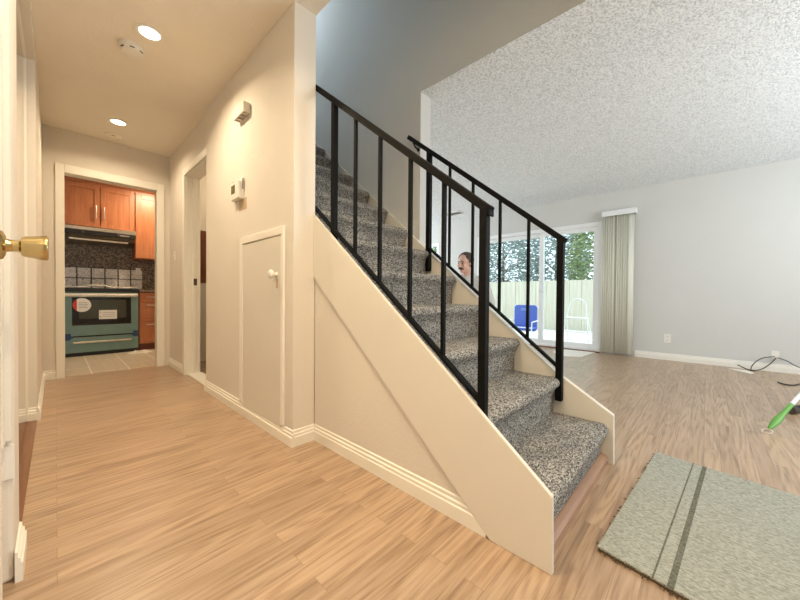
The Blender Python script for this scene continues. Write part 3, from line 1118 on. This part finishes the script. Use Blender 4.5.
# blue folding chair
fc = thing('folding_chair', (7.05, 2.85, -0.06), 'blue and white folding chair standing on the patio', 'chair')
cx, cy = 7.0, 2.86
bk = bm_new()
pts = []
hw, z0c, z1c, rc = 0.245, 0.10, 0.665, 0.07
for (ox, oz, a0) in ((hw - rc, z1c - rc, 0), (-(hw - rc), z1c - rc, 90), (-(hw - rc), z0c + rc, 180), (hw - rc, z0c + rc, 270)):
    for i in range(6):
        a = math.radians(a0 + 90 * i / 5)
        pts.append((cy + ox + rc * math.cos(a), oz + rc * math.sin(a)))
prism(bk, pts, 0, cx, cx + 0.03)
obj('backrest', bk, M['blue'], fc, 0.006)
obj('headrest', box(bm_new(), cx - 0.012, cx + 0.001, cy - 0.10, cy + 0.10, 0.54, 0.60), M['blue_light'], fc, 0.005)
for s in (1, -1):
    obj('back_tube', tube(bm_new(), [(cx + 0.035, cy + 0.262 * s, -0.05), (cx + 0.035, cy + 0.262 * s, 0.60), (cx + 0.05, cy + 0.24 * s, 0.66)], 0.012, 8), M['vinyl'], fc, 0, True)
    obj('leg', tube(bm_new(), [(cx - 0.36, cy + 0.265 * s, -0.05), (cx - 0.32, cy + 0.265 * s, 0.32), (cx + 0.03, cy + 0.265 * s, 0.34)], 0.012, 8), M['vinyl'], fc, 0, True)
obj('seat', box(bm_new(), cx - 0.34, cx - 0.005, cy - 0.235, cy + 0.235, 0.17, 0.20), M['blue'], fc, 0.01)
obj('seat_rail', tube(bm_new(), [(cx - 0.33, cy - 0.262, 0.20), (cx - 0.33, cy + 0.262, 0.20)], 0.010, 8), M['vinyl'], fc, 0, True)

# ------------------------------------------------------------------ kitchen
def cabinet_door(parent, name, x0, x1, y, z0, z1, handle=None, rail=0.055):
    """frame and panel front whose face lies at y (towards the camera)"""
    b = bm_new()
    box(b, x0, x0 + rail, y, y + 0.02, z0, z1)
    box(b, x1 - rail, x1, y, y + 0.02, z0, z1)
    box(b, x0 + rail, x1 - rail, y, y + 0.02, z0, z0 + rail)
    box(b, x0 + rail, x1 - rail, y, y + 0.02, z1 - rail, z1)
    box(b, x0 + rail, x1 - rail, y + 0.010, y + 0.02, z0 + rail, z1 - rail)
    d = obj(name, b, M['cab'], parent, 0.002)
    if handle:
        hx0, hz0, hx1, hz1 = handle
        h = bm_new()
        tube(h, [(hx0, y - 0.03, hz0), (hx1, y - 0.03, hz1)], 0.0065, 8)
        v = Vector((hx1 - hx0, 0, hz1 - hz0)).normalized() * 0.015
        for q in ((hx0 + v.x, hz0 + v.z), (hx1 - v.x, hz1 - v.z)):
            tube(h, [(q[0], y - 0.03, q[1]), (q[0], y + 0.001, q[1])], 0.004, 6)
        obj('handle', h, M['nickel'], d, 0, True)
    return d


uc = thing('wall_cabinet', (0.44, 6.5, 1.76), 'double door cherry wall cabinet above the range hood', 'wall cabinet', 'kitchen wall cabinets')
obj('carcass', box(bm_new(), 0.035, 0.825, 6.345, 6.649, 1.765, 2.40), M['cab'], uc)
cabinet_door(uc, 'door', 0.04, 0.432, 6.32, 1.78, 2.36, (0.394, 1.90, 0.394, 2.08))
cabinet_door(uc, 'door', 0.442, 0.815, 6.32, 1.78, 2.36, (0.480, 1.895, 0.480, 2.07))
uc2 = thing('wall_cabinet', (1.0, 6.5, 1.38), 'tall single door cherry wall cabinet right of the range hood', 'wall cabinet', 'kitchen wall cabinets')
obj('carcass', box(bm_new(), 0.829, 1.30, 6.345, 6.649, 1.375, 2.40), M['cab'], uc2)
cabinet_door(uc2, 'door', 0.834, 1.295, 6.32, 1.385, 2.36, None, 0.07)
b = prism(bm_new(), [(6.28, 2.469), (6.30, 2.42), (6.325, 2.40), (6.649, 2.40), (6.649, 2.469)], 0, 0.035, 1.30)
struct('trim_8', b, M['cab'], 'cherry crown moulding above the kitchen cabinets', 'moulding')

hd = thing('range_hood', (0.44, 6.4, 1.6), 'black and steel range hood under the double cabinet', 'range hood')
b = prism(bm_new(), [(6.15, 1.70), (6.15, 1.745), (6.18, 1.764), (6.649, 1.764), (6.649, 1.70)], 0, 0.06, 0.815)
obj('top_cover', b, M['steel'], hd, 0.003)
obj('front_band', box(bm_new(), 0.06, 0.815, 6.145, 6.19, 1.645, 1.70), M['dark'], hd, 0.002, False, 'black front band')
b = prism(bm_new(), [(6.19, 1.66), (6.19, 1.70), (6.649, 1.70), (6.649, 1.56), (6.30, 1.60)], 0, 0.06, 0.815)
obj('underside', b, M['steel'], hd, 0.003)
obj('filter', box(bm_new(), 0.12, 0.74, 6.27, 6.55, 1.575, 1.602), M['steel'], hd, 0.004)
for x in (0.25, 0.62):
    obj('control_knob', lathe(bm_new(), [(0, 0), (0.018, 0), (0.015, 0.015), (0, 0.016)], (x, 6.146, 1.672), (0, -1, 0), 14), M['slot'], hd)
obj('brand_strip', box(bm_new(), 0.62, 0.74, 6.1435, 6.1455, 1.665, 1.68), M['nickel'], hd)

rg = thing('range', (0.44, 6.3, 0), 'teal grey film covered kitchen range with stickers on its oven door', 'range')
RX0, RX1, RY = 0.066, 0.826, 6.0
obj('body', box(bm_new(), RX0, RX1, RY + 0.03, 6.63, 0.05, 0.862), M['oven'], rg, 0.003)
obj('cooktop', box(bm_new(), RX0 - 0.004, RX1 + 0.004, RY - 0.01, 6.635, 0.862, 0.91), M['dark'], rg, 0.004, False, 'black cooktop')
b = bm_new()
box(b, RX0 + 0.005, RX1 - 0.005, RY, RY + 0.03, 0.275, 0.85)
od = obj('oven_door', b, M['oven'], rg, 0.003)
obj('door_glass', box(bm_new(), 0.142, 0.738, RY - 0.004, RY, 0.415, 0.785), M['oven_glass'], od, 0, False, 'black oven glass')
obj('door_window', box(bm_new(), 0.205, 0.685, RY - 0.0055, RY - 0.004, 0.50, 0.75), M['oven_win'], od)
b = tube(bm_new(), [(RX0 + 0.01, RY - 0.045, 0.815), (RX1 - 0.02, RY - 0.045, 0.815)], 0.022, 12)
for x in (RX0 + 0.04, RX1 - 0.05):
    tube(b, [(x, RY - 0.045, 0.815), (x, RY + 0.002, 0.815)], 0.014, 8)
obj('oven_handle', b, M['wrap'], od, 0, True, 'oven handle in crumpled white wrap')
b = bm_new()
seg = 32
ov = [(0.236 + 0.088 * math.cos(2 * math.pi * i / seg), 0.684 + 0.092 * math.sin(2 * math.pi * i / seg)) for i in range(seg)]
prism(b, ov, 1, RY - 0.0075, RY - 0.0055)
sk = obj('sticker', b, M['paper'], od, 0, False, 'oval white sticker with red edge')
b = bm_new()
half = [p for p in ov if p[0] < 0.190]
half.sort(key=lambda p: p[1])
prism(b, half, 1, RY - 0.0085, RY - 0.0075)
obj('sticker_edge', b, M['red'], sk)
b = bm_new()
for i in range(4):
    box(b, 0.205, 0.295 - 0.01 * (i % 2), RY - 0.0083, RY - 0.0075, 0.645 + i * 0.022, 0.651 + i * 0.022)
obj('print_line', b, M['paper_print'], sk)
lb = obj('label_sheet', box(bm_new(), 0.40, 0.585, RY - 0.0075, RY - 0.0055, 0.488, 0.612), M['paper'], od, 0, False, 'white information sheet')
b = bm_new()
for i in range(3):
    box(b, 0.435, 0.565, RY - 0.0083, RY - 0.0075, 0.52 + i * 0.027, 0.525 + i * 0.027)
for z in (0.515, 0.575):
    box(b, 0.41, 0.42, RY - 0.0083, RY - 0.0075, z, z + 0.014)
obj('print_line', b, M['paper_print'], lb)
dr = obj('drawer', box(bm_new(), RX0 + 0.005, RX1 - 0.005, RY, RY + 0.03, 0.055, 0.255), M['oven'], rg, 0.003)
obj('drawer_handle', box(bm_new(), 0.15, 0.745, RY - 0.022, RY, 0.175, 0.20), M['steel'], dr, 0.004, False, 'pale steel drawer pull')
obj('door_gap', box(bm_new(), RX0 + 0.01, RX1 - 0.01, RY + 0.012, RY + 0.03, 0.255, 0.275), M['dark'], rg)
obj('toe_kick', box(bm_new(), RX0 + 0.01, RX1 - 0.01, RY + 0.04, 6.6, 0.004, 0.05), M['dark'], rg)
for (xa_, xb_) in ((RX0 + 0.01, RX0 + 0.065), (RX1 - 0.065, RX1 - 0.008)):
    b = box(bm_new(), xa_, xb_, RY - 0.0015, RY - 0.0002, 0.225, 0.31)
    box(b, xa_ + (0.0 if xa_ < 0.3 else -0.02), xb_ + (0.02 if xa_ < 0.3 else 0.0), RY - 0.0022, RY - 0.0015, 0.245, 0.275)
    obj('tape', b, M['tape'], rg, 0, False, 'strip of dark blue tape')
# crumpled wrap along the cooktop edge
b = bm_new()
wp = [(RX0 + i * 0.05, RY + 0.035 + 0.012 * math.sin(i * 1.9), 0.918 + 0.010 * abs(math.sin(i * 1.3)) + (0.022 if 4 < i < 9 else 0)) for i in range(16)]
tube(b, smooth_path(wp, 3), [0.007 + 0.004 * abs(math.sin(i * 0.9)) for i in range(46)], 8)
obj('wrap_edge', b, M['wrap'], rg, 0, True, 'crumpled white plastic wrap on the cooktop edge')

bc = thing('base_cabinet', (1.05, 6.3, 0), 'cherry drawer base cabinet right of the range', 'base cabinet')
obj('carcass', box(bm_new(), 0.834, 1.32, 6.045, 6.649, 0.10, 0.862), M['cab'], bc)
obj('toe_kick', box(bm_new(), 0.834, 1.32, 6.10, 6.64, 0.004, 0.10), M['cab_in'], bc)
cabinet_door(bc, 'drawer', 0.845, 1.31, 6.02, 0.715, 0.85, (0.915, 0.79, 1.23, 0.79), 0.03)
cabinet_door(bc, 'drawer', 0.845, 1.31, 6.02, 0.43, 0.705, (0.915, 0.67, 1.23, 0.67), 0.045)
cabinet_door(bc, 'drawer', 0.845, 1.31, 6.02, 0.12, 0.42, (0.915, 0.385, 1.23, 0.385), 0.045)
tag(obj('countertop', box(bm_new(), 0.832, 1.36, 6.0, 6.649, 0.863, 0.90), M['granite'], None, 0.004), 'dark speckled stone countertop right of the range', 'countertop')

bs = struct('trim_9', box(bm_new(), 0.05, 0.96, 6.638, 6.65, 0.905, 1.225), M['slot'], 'dark grout panel of the tile splashback', 'splashback')
for r_ in range(2):
    for c_ in range(6):
        x = 0.065 + c_ * 0.151
        z = 0.915 + r_ * 0.155
        obj('tile', box(bm_new(), x, x + 0.136, 6.631, 6.639, z, z + 0.143), M['motif'], bs, 0.002)
plate('wall_outlet', (0.905, 6.63, 1.20), (0, -1, 0), 'white outlet at the top right of the kitchen splashback tiles', 'outlet', 'outlet', 0.85)

b = bm_new()
rnd = random.Random(5)
pr_ = []
for i in range(14):
    a = 2 * math.pi * i / 14
    pr_.append((0.82 + (0.14 + 0.03 * rnd.random()) * math.cos(a), 5.83 + 0.06 * (0.6 + rnd.random() * 0.6) * math.sin(a)))
ctr = b.verts.new((0.82, 5.83, 0.03))
ring = [b.verts.new((x, y, 0.0045)) for x, y in pr_]
mid = [b.verts.new((0.82 + (x - 0.82) * 0.55, 5.83 + (y - 5.83) * 0.55, 0.012 + 0.03 * rnd.random())) for x, y in pr_]
for i in range(14):
    j = (i + 1) % 14
    b.faces.new((ring[i], ring[j], mid[j], mid[i]))
    b.faces.new((mid[i], mid[j], ctr))
b.faces.new(ring[::-1])
tag(obj('plastic_scrap', b, M['wrap']), 'crumpled white wrapping scrap on the tiles before the range', 'scrap')

bcab = thing('bathroom_cabinet', (1.09, 4.45, 0.95), 'dark reddish wood cabinet glimpsed through the bathroom doorway', 'cabinet')
obj('carcass', box(bm_new(), 1.051, 1.22, 4.28, 4.59, 0.97, 1.58), M['cab_in'], bcab, 0.004)
obj('door', box(bm_new(), 1.06, 1.21, 4.262, 4.28, 0.985, 1.565), M['cab_in'], bcab, 0.003)

# ------------------------------------------------------------------ living room loose things
A_, B_ = Vector((2.20, 0.186, 0)), Vector((1.227, 0.253, 0))
C_, D_ = B_ + Vector((-0.165, -0.986, 0)) * 2.1, A_ + Vector((-0.147, -0.989, 0)) * 2.1
rug = thing('carpet_remnant', (1.6, -0.7, 0), 'sage grey carpet remnant with dark stripes lying on the living room floor', 'rug')


def quadslab(bm, P, z0, z1):
    A = [bm.verts.new((p.x, p.y, z0)) for p in P]
    B = [bm.verts.new((p.x, p.y, z1)) for p in P]
    bm.faces.new(A[::-1])
    bm.faces.new(B)
    for i in range(4):
        j = (i + 1) % 4
        bm.faces.new((A[i], A[j], B[j], B[i]))
    return bm


def along(t0, t1, grow=0.0):
    u = (C_ - B_)
    v = (D_ - A_)
    L = u.length
    return [A_ + v * (t0 / L), B_ + u * (t0 / L), B_ + u * (t1 / L), A_ + v * (t1 / L)]


obj('backing', quadslab(bm_new(), along(0.004, 2.1), 0.0005, 0.006), M['backing'], rug, 0, False, 'brown frayed backing')
obj('pile', quadslab(bm_new(), along(0.0, 2.1), 0.006, 0.0145), M['rug'], rug, 0.003)
obj('stripe', quadslab(bm_new(), along(0.148, 0.153), 0.0125, 0.0149), M['rug_dark'], rug, 0, False, 'thin dark stripe')
obj('stripe', quadslab(bm_new(), along(0.184, 0.200), 0.0125, 0.0149), M['rug_dark'], rug, 0, False, 'wide dark stripe')
fb = bm_new()
rnd = random.Random(9)
for i in range(420):
    t = rnd.random()
    if i < 380:
        p = B_ + (C_ - B_) * t * 0.5
        d = Vector((-1, 0.1 * rnd.uniform(-3, 3), 0)).normalized()
    else:
        p = B_ + (A_ - B_) * t
        d = Vector((0.2 * rnd.uniform(-3, 3), 1, 0)).normalized()
    L = rnd.uniform(0.004, 0.014)
    z = rnd.uniform(0.003, 0.012)
    tube(fb, [(p.x, p.y, z), (p.x + d.x * L, p.y + d.y * L, max(0.0015, z + rnd.uniform(-0.006, 0.002)))], 0.0011, 4)
fo = obj('frayed_edge', fb, M['backing'], rug)
fo['kind'] = 'stuff'

br = thing('broom', (3.03, -0.29, 0), 'green handled white pole broom lying at the right edge of the living room', 'broom')
p0 = Vector((3.02, -0.285, 0.022))
dr_ = Vector((0.285, -0.125, 0.118)).normalized()
P = lambda t: p0 + dr_ * t
gb = bm_new()
tube(gb, [P(0.02), P(0.03), P(0.07), P(0.11), P(0.15), P(0.19), P(0.26), P(0.34), P(0.345)], [0.007, 0.011, 0.016, 0.020, 0.0195, 0.0155, 0.013, 0.0125, 0.011], 14)
obj('grip', gb, M['green'], br, 0, True, 'green grip')
obj('pole', tube(bm_new(), [P(0.34), P(1.05)], 0.0115, 12), M['vinyl'], br, 0, True)
side_ = Vector((0.4, 0.9, 0)).normalized()
lp = [P(-0.006) + dr_ * 0.024 * math.cos(a) + side_ * 0.022 * math.sin(a) for a in [2 * math.pi * i / 14 for i in range(14)]]
obj('hanging_loop', tube(bm_new(), lp + [lp[0]], 0.003, 6), M['wrap'], br, 0, True)
hb = bm_new()
e = P(1.05)
bar(hb, e + Vector((0.0, -0.12, 0)), e + Vector((0.0, 0.12, 0)), 0.045, 0.04)
obj('head', hb, M['green'], br, 0.006)
bb = bm_new()
rnd = random.Random(2)
prism(bb, [(e.y - 0.11, e.z - 0.019), (e.y + 0.11, e.z - 0.019), (e.y + 0.13, 0.002), (e.y - 0.13, 0.002)], 0, e.x - 0.014, e.x + 0.014)
obj('bristles', bb, M['dark'], br)

vt = thing('vacuum_wand', (3.8, -0.5, 0), 'black wand end lying on the floor beside the green broom handle', 'vacuum wand')
q0, q1 = Vector((3.66, -0.455, 0.03)), Vector((3.90, -0.585, 0.03))
dd = (q1 - q0).normalized()
obj('tube', tube(bm_new(), [q0 + dd * 0.03, q1], 0.027, 16), M['dark'], vt, 0, True)
obj('end_collar', tube(bm_new(), [q0, q0 + dd * 0.006, q0 + dd * 0.05, q0 + dd * 0.055], [0.024, 0.030, 0.030, 0.027], 16), M['slot'], vt, 0, True, 'grey brown collar')

cb = bm_new()
path = smooth_path([(XW - 0.012, -0.572, 0.172), (5.60, -0.53, 0.172), (5.58, -0.48, 0.158), (5.575, -0.43, 0.115), (5.57, -0.394, 0.055), (5.55, -0.385, 0.015), (5.54, -0.405, 0.007), (5.57, -0.44, 0.012), (5.60, -0.487, 0.038), (5.62, -0.54, 0.095), (XW - 0.012, -0.585, 0.16)], 5)
tube(cb, path, 0.005, 8)
tag(obj('coax_cable', cb, M['cable_dark'], None, 0, True), 'grey cable looping from the wall plate down to the floor', 'cable')
cb = bm_new()
tube(cb, smooth_path([(5.55, -0.275, 0.052), (5.545, -0.31, 0.035), (5.53, -0.36, 0.012), (5.50, -0.41, 0.009)], 5), 0.006, 8)
tag(obj('cable_end', cb, M['cable_dark'], None, 0, True), 'short dark cable end lying on the white papers', 'cable')
cb = bm_new()
tube(cb, smooth_path([(XW - 0.012, -0.60, 0.165), (5.60, -0.66, 0.145), (5.56, -0.73, 0.10), (5.52, -0.90, 0.04), (5.42, -1.02, 0.007), (5.20, -1.15, 0.007)], 5), 0.0055, 8)
tag(obj('wall_cable', cb, M['cable'], None, 0, True), 'thin grey cable running right from the wall plate', 'cable')
cb = bm_new()
tube(cb, smooth_path([(4.93, -0.525, 0.009), (4.86, -0.56, 0.008), (4.87, -0.62, 0.008), (4.99, -0.68, 0.008), (5.10, -0.85, 0.008)], 5), 0.007, 8)
tag(obj('floor_cable', cb, M['cable_dark'], None, 0, True), 'dark cable lying loose on the floor above the green broom grip', 'cable')
tag(obj('paper_sheet', prism(bm_new(), [(5.53, -0.20), (5.44, -0.25), (5.30, -0.37), (5.40, -0.40), (5.52, -0.345)], 2, 0.0005, 0.003), M['paper']), 'white papers on the floor under the looping cable', 'paper')


# ------------------------------------------------------------------ person beyond the stairs
def capsule(bm, p0, p1, r0, r1, seg=14):
    p0, p1 = Vector(p0), Vector(p1)
    d = p1 - p0
    L = d.length
    pts, rs = [], []
    n = 4
    dn = d.normalized()
    for i in range(n + 1):
        a = math.pi / 2 * (1 - i / n)
        pts.append(p0 - dn * r0 * math.sin(a))
        rs.append(max(r0 * math.cos(a), 0.0008))
    for i in range(n + 1):
        a = math.pi / 2 * i / n
        pts.append(p1 + dn * r1 * math.sin(a))
        rs.append(max(r1 * math.cos(a), 0.0008))
    tube(bm, pts, rs, seg)


def chain(bm, pts, rs, seg=14):
    for i in range(len(pts) - 1):
        capsule(bm, pts[i], pts[i + 1], rs[i], rs[i + 1], seg)


def remesh(o, v, it=3):
    m = o.modifiers.new('remesh', 'REMESH')
    m.mode = 'VOXEL'
    m.voxel_size = v
    m.use_smooth_shade = True
    s = o.modifiers.new('smooth', 'SMOOTH')
    s.factor = 0.5
    s.iterations = it


FACE = Vector((-0.96, -0.25, 0)).normalized()
ang = math.atan2(FACE.y, FACE.x) - math.pi / 2
HEAD_W = Vector((3.63, 2.275, 1.26))
base = HEAD_W - FACE * 0.33 * 1.10
base.z = 0
MX = Matrix.Translation(base) @ Matrix.Rotation(ang, 4, 'Z') @ Matrix.Scale(1.10, 4)
pe = bpy.data.objects.new('person', None)
COL.objects.link(pe)
pe.location = base
tag(pe, 'person with dark receding hair and moustache in a pale grey top, beyond the staircase', 'person')


def pobj(name, bm, mat, parent, label=None, voxel=None, it=3):
    bm.transform(MX)
    o = obj(name, bm, mat, parent, 0, True, label)
    if voxel:
        remesh(o, voxel, it)
    return o


hc = Vector((0, 0.33, 1.15))       # head centre
HR = Matrix.Rotation(math.radians(-14), 4, 'X') @ Matrix.Rotation(math.radians(-24), 4, 'Z')
hp = lambda x, y, z: hc + (HR @ Vector((x, y, z)))
b = bm_new()
ball(b, hp(0, -0.012, 0.032), (0.074, 0.094, 0.086), 24, 16, HR)
ball(b, hp(0, 0.022, -0.028), (0.060, 0.072, 0.078), 24, 16, HR)
ball(b, hp(0, 0.060, -0.082), (0.030, 0.028, 0.026), 16, 10, HR)
ball(b, hp(0, 0.066, 0.028), (0.048, 0.022, 0.016), 16, 10, HR)      # brow
capsule(b, hp(0, 0.088, 0.018), hp(0, 0.110, -0.020), 0.009, 0.014)   # nose
for s in (1, -1):
    ball(b, hp(0.013 * s, 0.100, -0.022), 0.010, 10, 8)
    ball(b, hp(0.038 * s, 0.072, -0.018), (0.022, 0.018, 0.018), 12, 8, HR)   # cheek
    ball(b, hp(0.076 * s, -0.008, -0.002), (0.010, 0.020, 0.032), 12, 8, HR)  # ear
chain(b, [hp(0, -0.02, -0.06), Vector((0, 0.245, 1.0)), Vector((0, 0.20, 0.93))], [0.052, 0.056, 0.07])
chain(b, [Vector((0, 0.20, 0.93)), Vector((0, 0.14, 0.80)), Vector((0, 0.05, 0.64)), Vector((0, 0.0, 0.53))], [0.085, 0.125, 0.115, 0.125])
for s in (1, -1):
    chain(b, [Vector((0.03 * s, 0.21, 0.94)), Vector((0.17 * s, 0.20, 0.93)), Vector((0.245 * s, 0.16, 0.69)), Vector((0.155 * s, 0.235, 0.495))], [0.06, 0.052, 0.040, 0.028])
    w = Vector((0.150 * s, 0.240, 0.48))
    chain(b, [w, w + Vector((-0.010 * s, 0.030, -0.055)), w + Vector((-0.012 * s, 0.030, -0.080))], [0.026, 0.030, 0.026])
    for i, (dx, L) in enumerate(((-0.030, 0.072), (-0.010, 0.082), (0.010, 0.076), (0.029, 0.060))):
        k0 = w + Vector((dx - 0.010 * s, 0.032, -0.085))
        k1 = k0 + Vector((dx * 0.15, 0.010, -L * 0.5))
        k2 = k1 + Vector((0, -0.010, -L * 0.5))
        chain(b, [k0, k1, k2], [0.0095, 0.0088, 0.0075], 10)
    chain(b, [w + Vector((-0.026 * s, 0.028, -0.03)), w + Vector((-0.052 * s, 0.036, -0.062)), w + Vector((-0.056 * s, 0.032, -0.090))], [0.012, 0.0105, 0.0085], 10)
    chain(b, [Vector((0.095 * s, 0.0, 0.50)), Vector((0.125 * s, 0.14, 0.065)), Vector((0.115 * s, -0.26, 0.058)), Vector((0.115 * s, -0.35, 0.045))], [0.085, 0.052, 0.038, 0.03])
body = pobj('body', b, M['skin'], pe, None, 0.0055, 3)

b = bm_new()
chain(b, [Vector((0, 0.215, 0.945)), Vector((0, 0.15, 0.80)), Vector((0, 0.06, 0.64)), Vector((0, 0.01, 0.52))], [0.105, 0.155, 0.150, 0.150], 20)
for s in (1, -1):
    chain(b, [Vector((0.05 * s, 0.205, 0.935)), Vector((0.175 * s, 0.20, 0.925)), Vector((0.255 * s, 0.155, 0.685)), Vector((0.165 * s, 0.232, 0.515))], [0.085, 0.075, 0.060, 0.044], 16)
    chain(b, [Vector((0.08 * s, 0.14, 0.82)), Vector((0.075 * s, 0.02, 0.54))], [0.13, 0.125], 16)
# loose collar
chain(b, [Vector((0.075 * math.cos(a), 0.225 + 0.070 * math.sin(a), 1.010 - 0.022 * math.sin(a))) for a in [2 * math.pi * i / 12 for i in range(13)]], [0.024] * 13, 10)
pobj('sweatshirt', b, M['shirt'], pe, 'pale grey sweatshirt', 0.009, 4)
b = bm_new()
for s in (1, -1):
    chain(b, [Vector((0.09 * s, 0.0, 0.48)), Vector((0.125 * s, 0.14, 0.078)), Vector((0.115 * s, -0.24, 0.070))], [0.115, 0.076, 0.058], 16)
chain(b, [Vector((0.06, 0, 0.50)), Vector((-0.06, 0, 0.50))], [0.13, 0.13], 16)
pobj('trousers', b, M['jeans'], pe, 'dark trousers', 0.009, 4)
for s in (1, -1):
    b = bm_new()
    chain(b, [Vector((0.115 * s, -0.29, 0.06)), Vector((0.115 * s, -0.36, 0.05)), Vector((0.115 * s, -0.42, 0.11)), Vector((0.115 * s, -0.40, 0.16))], [0.046, 0.050, 0.042, 0.030], 12)
    pobj('shoe', b, M['dark'], pe, None, 0.008, 2)
# hair: shell over back, sides and thinning crown
b = bm_new()
ball(b, hp(0, -0.018, 0.036), (0.081, 0.099, 0.091), 36, 24, HR)
inv = (Matrix.Translation(hc) @ HR).inverted()
kill = []
for f in b.faces:
    c = inv @ f.calc_center_median()
    # drop the face side, leave sideburns and a receding hairline
    line = 0.030 + 0.030 * min(1, abs(c.x) / 0.05)
    if c.y > 0.034 - 0.45 * max(0, 0.075 - c.z) or c.z < -0.045:
        kill.append(f)
bmesh.ops.delete(b, geom=kill, context='FACES')
hair = pobj('hair', b, M['hair'], body, 'short dark receding hair')
sm = hair.modifiers.new('thick', 'SOLIDIFY')
sm.thickness = 0.008
sm.offset = -0.5
b = bm_new()
chain(b, [hp(-0.034, 0.076, -0.054), hp(-0.015, 0.093, -0.042), hp(0, 0.097, -0.039), hp(0.015, 0.093, -0.042), hp(0.034, 0.076, -0.054)], [0.006, 0.0095, 0.009, 0.0095, 0.006], 10)
pobj('moustache', b, M['hair'], body, 'dark moustache')
b = bm_new()
chain(b, [hp(-0.020, 0.083, -0.060), hp(0, 0.091, -0.058), hp(0.020, 0.083, -0.060)], [0.005, 0.007, 0.005], 10)
pobj('mouth', b, M['lip'], body)
for s in (1, -1):
    b = bm_new()
    ball(b, hp(0.029 * s, 0.079, 0.010), (0.0125, 0.008, 0.006), 12, 8, HR)
    pobj('eye', b, M['eye'], body)
    b = bm_new()
    chain(b, [hp(0.014 * s, 0.088, 0.029), hp(0.030 * s, 0.085, 0.034), hp(0.046 * s, 0.072, 0.028)], [0.0045, 0.005, 0.0035], 8)
    pobj('eyebrow', b, M['hair'], body)
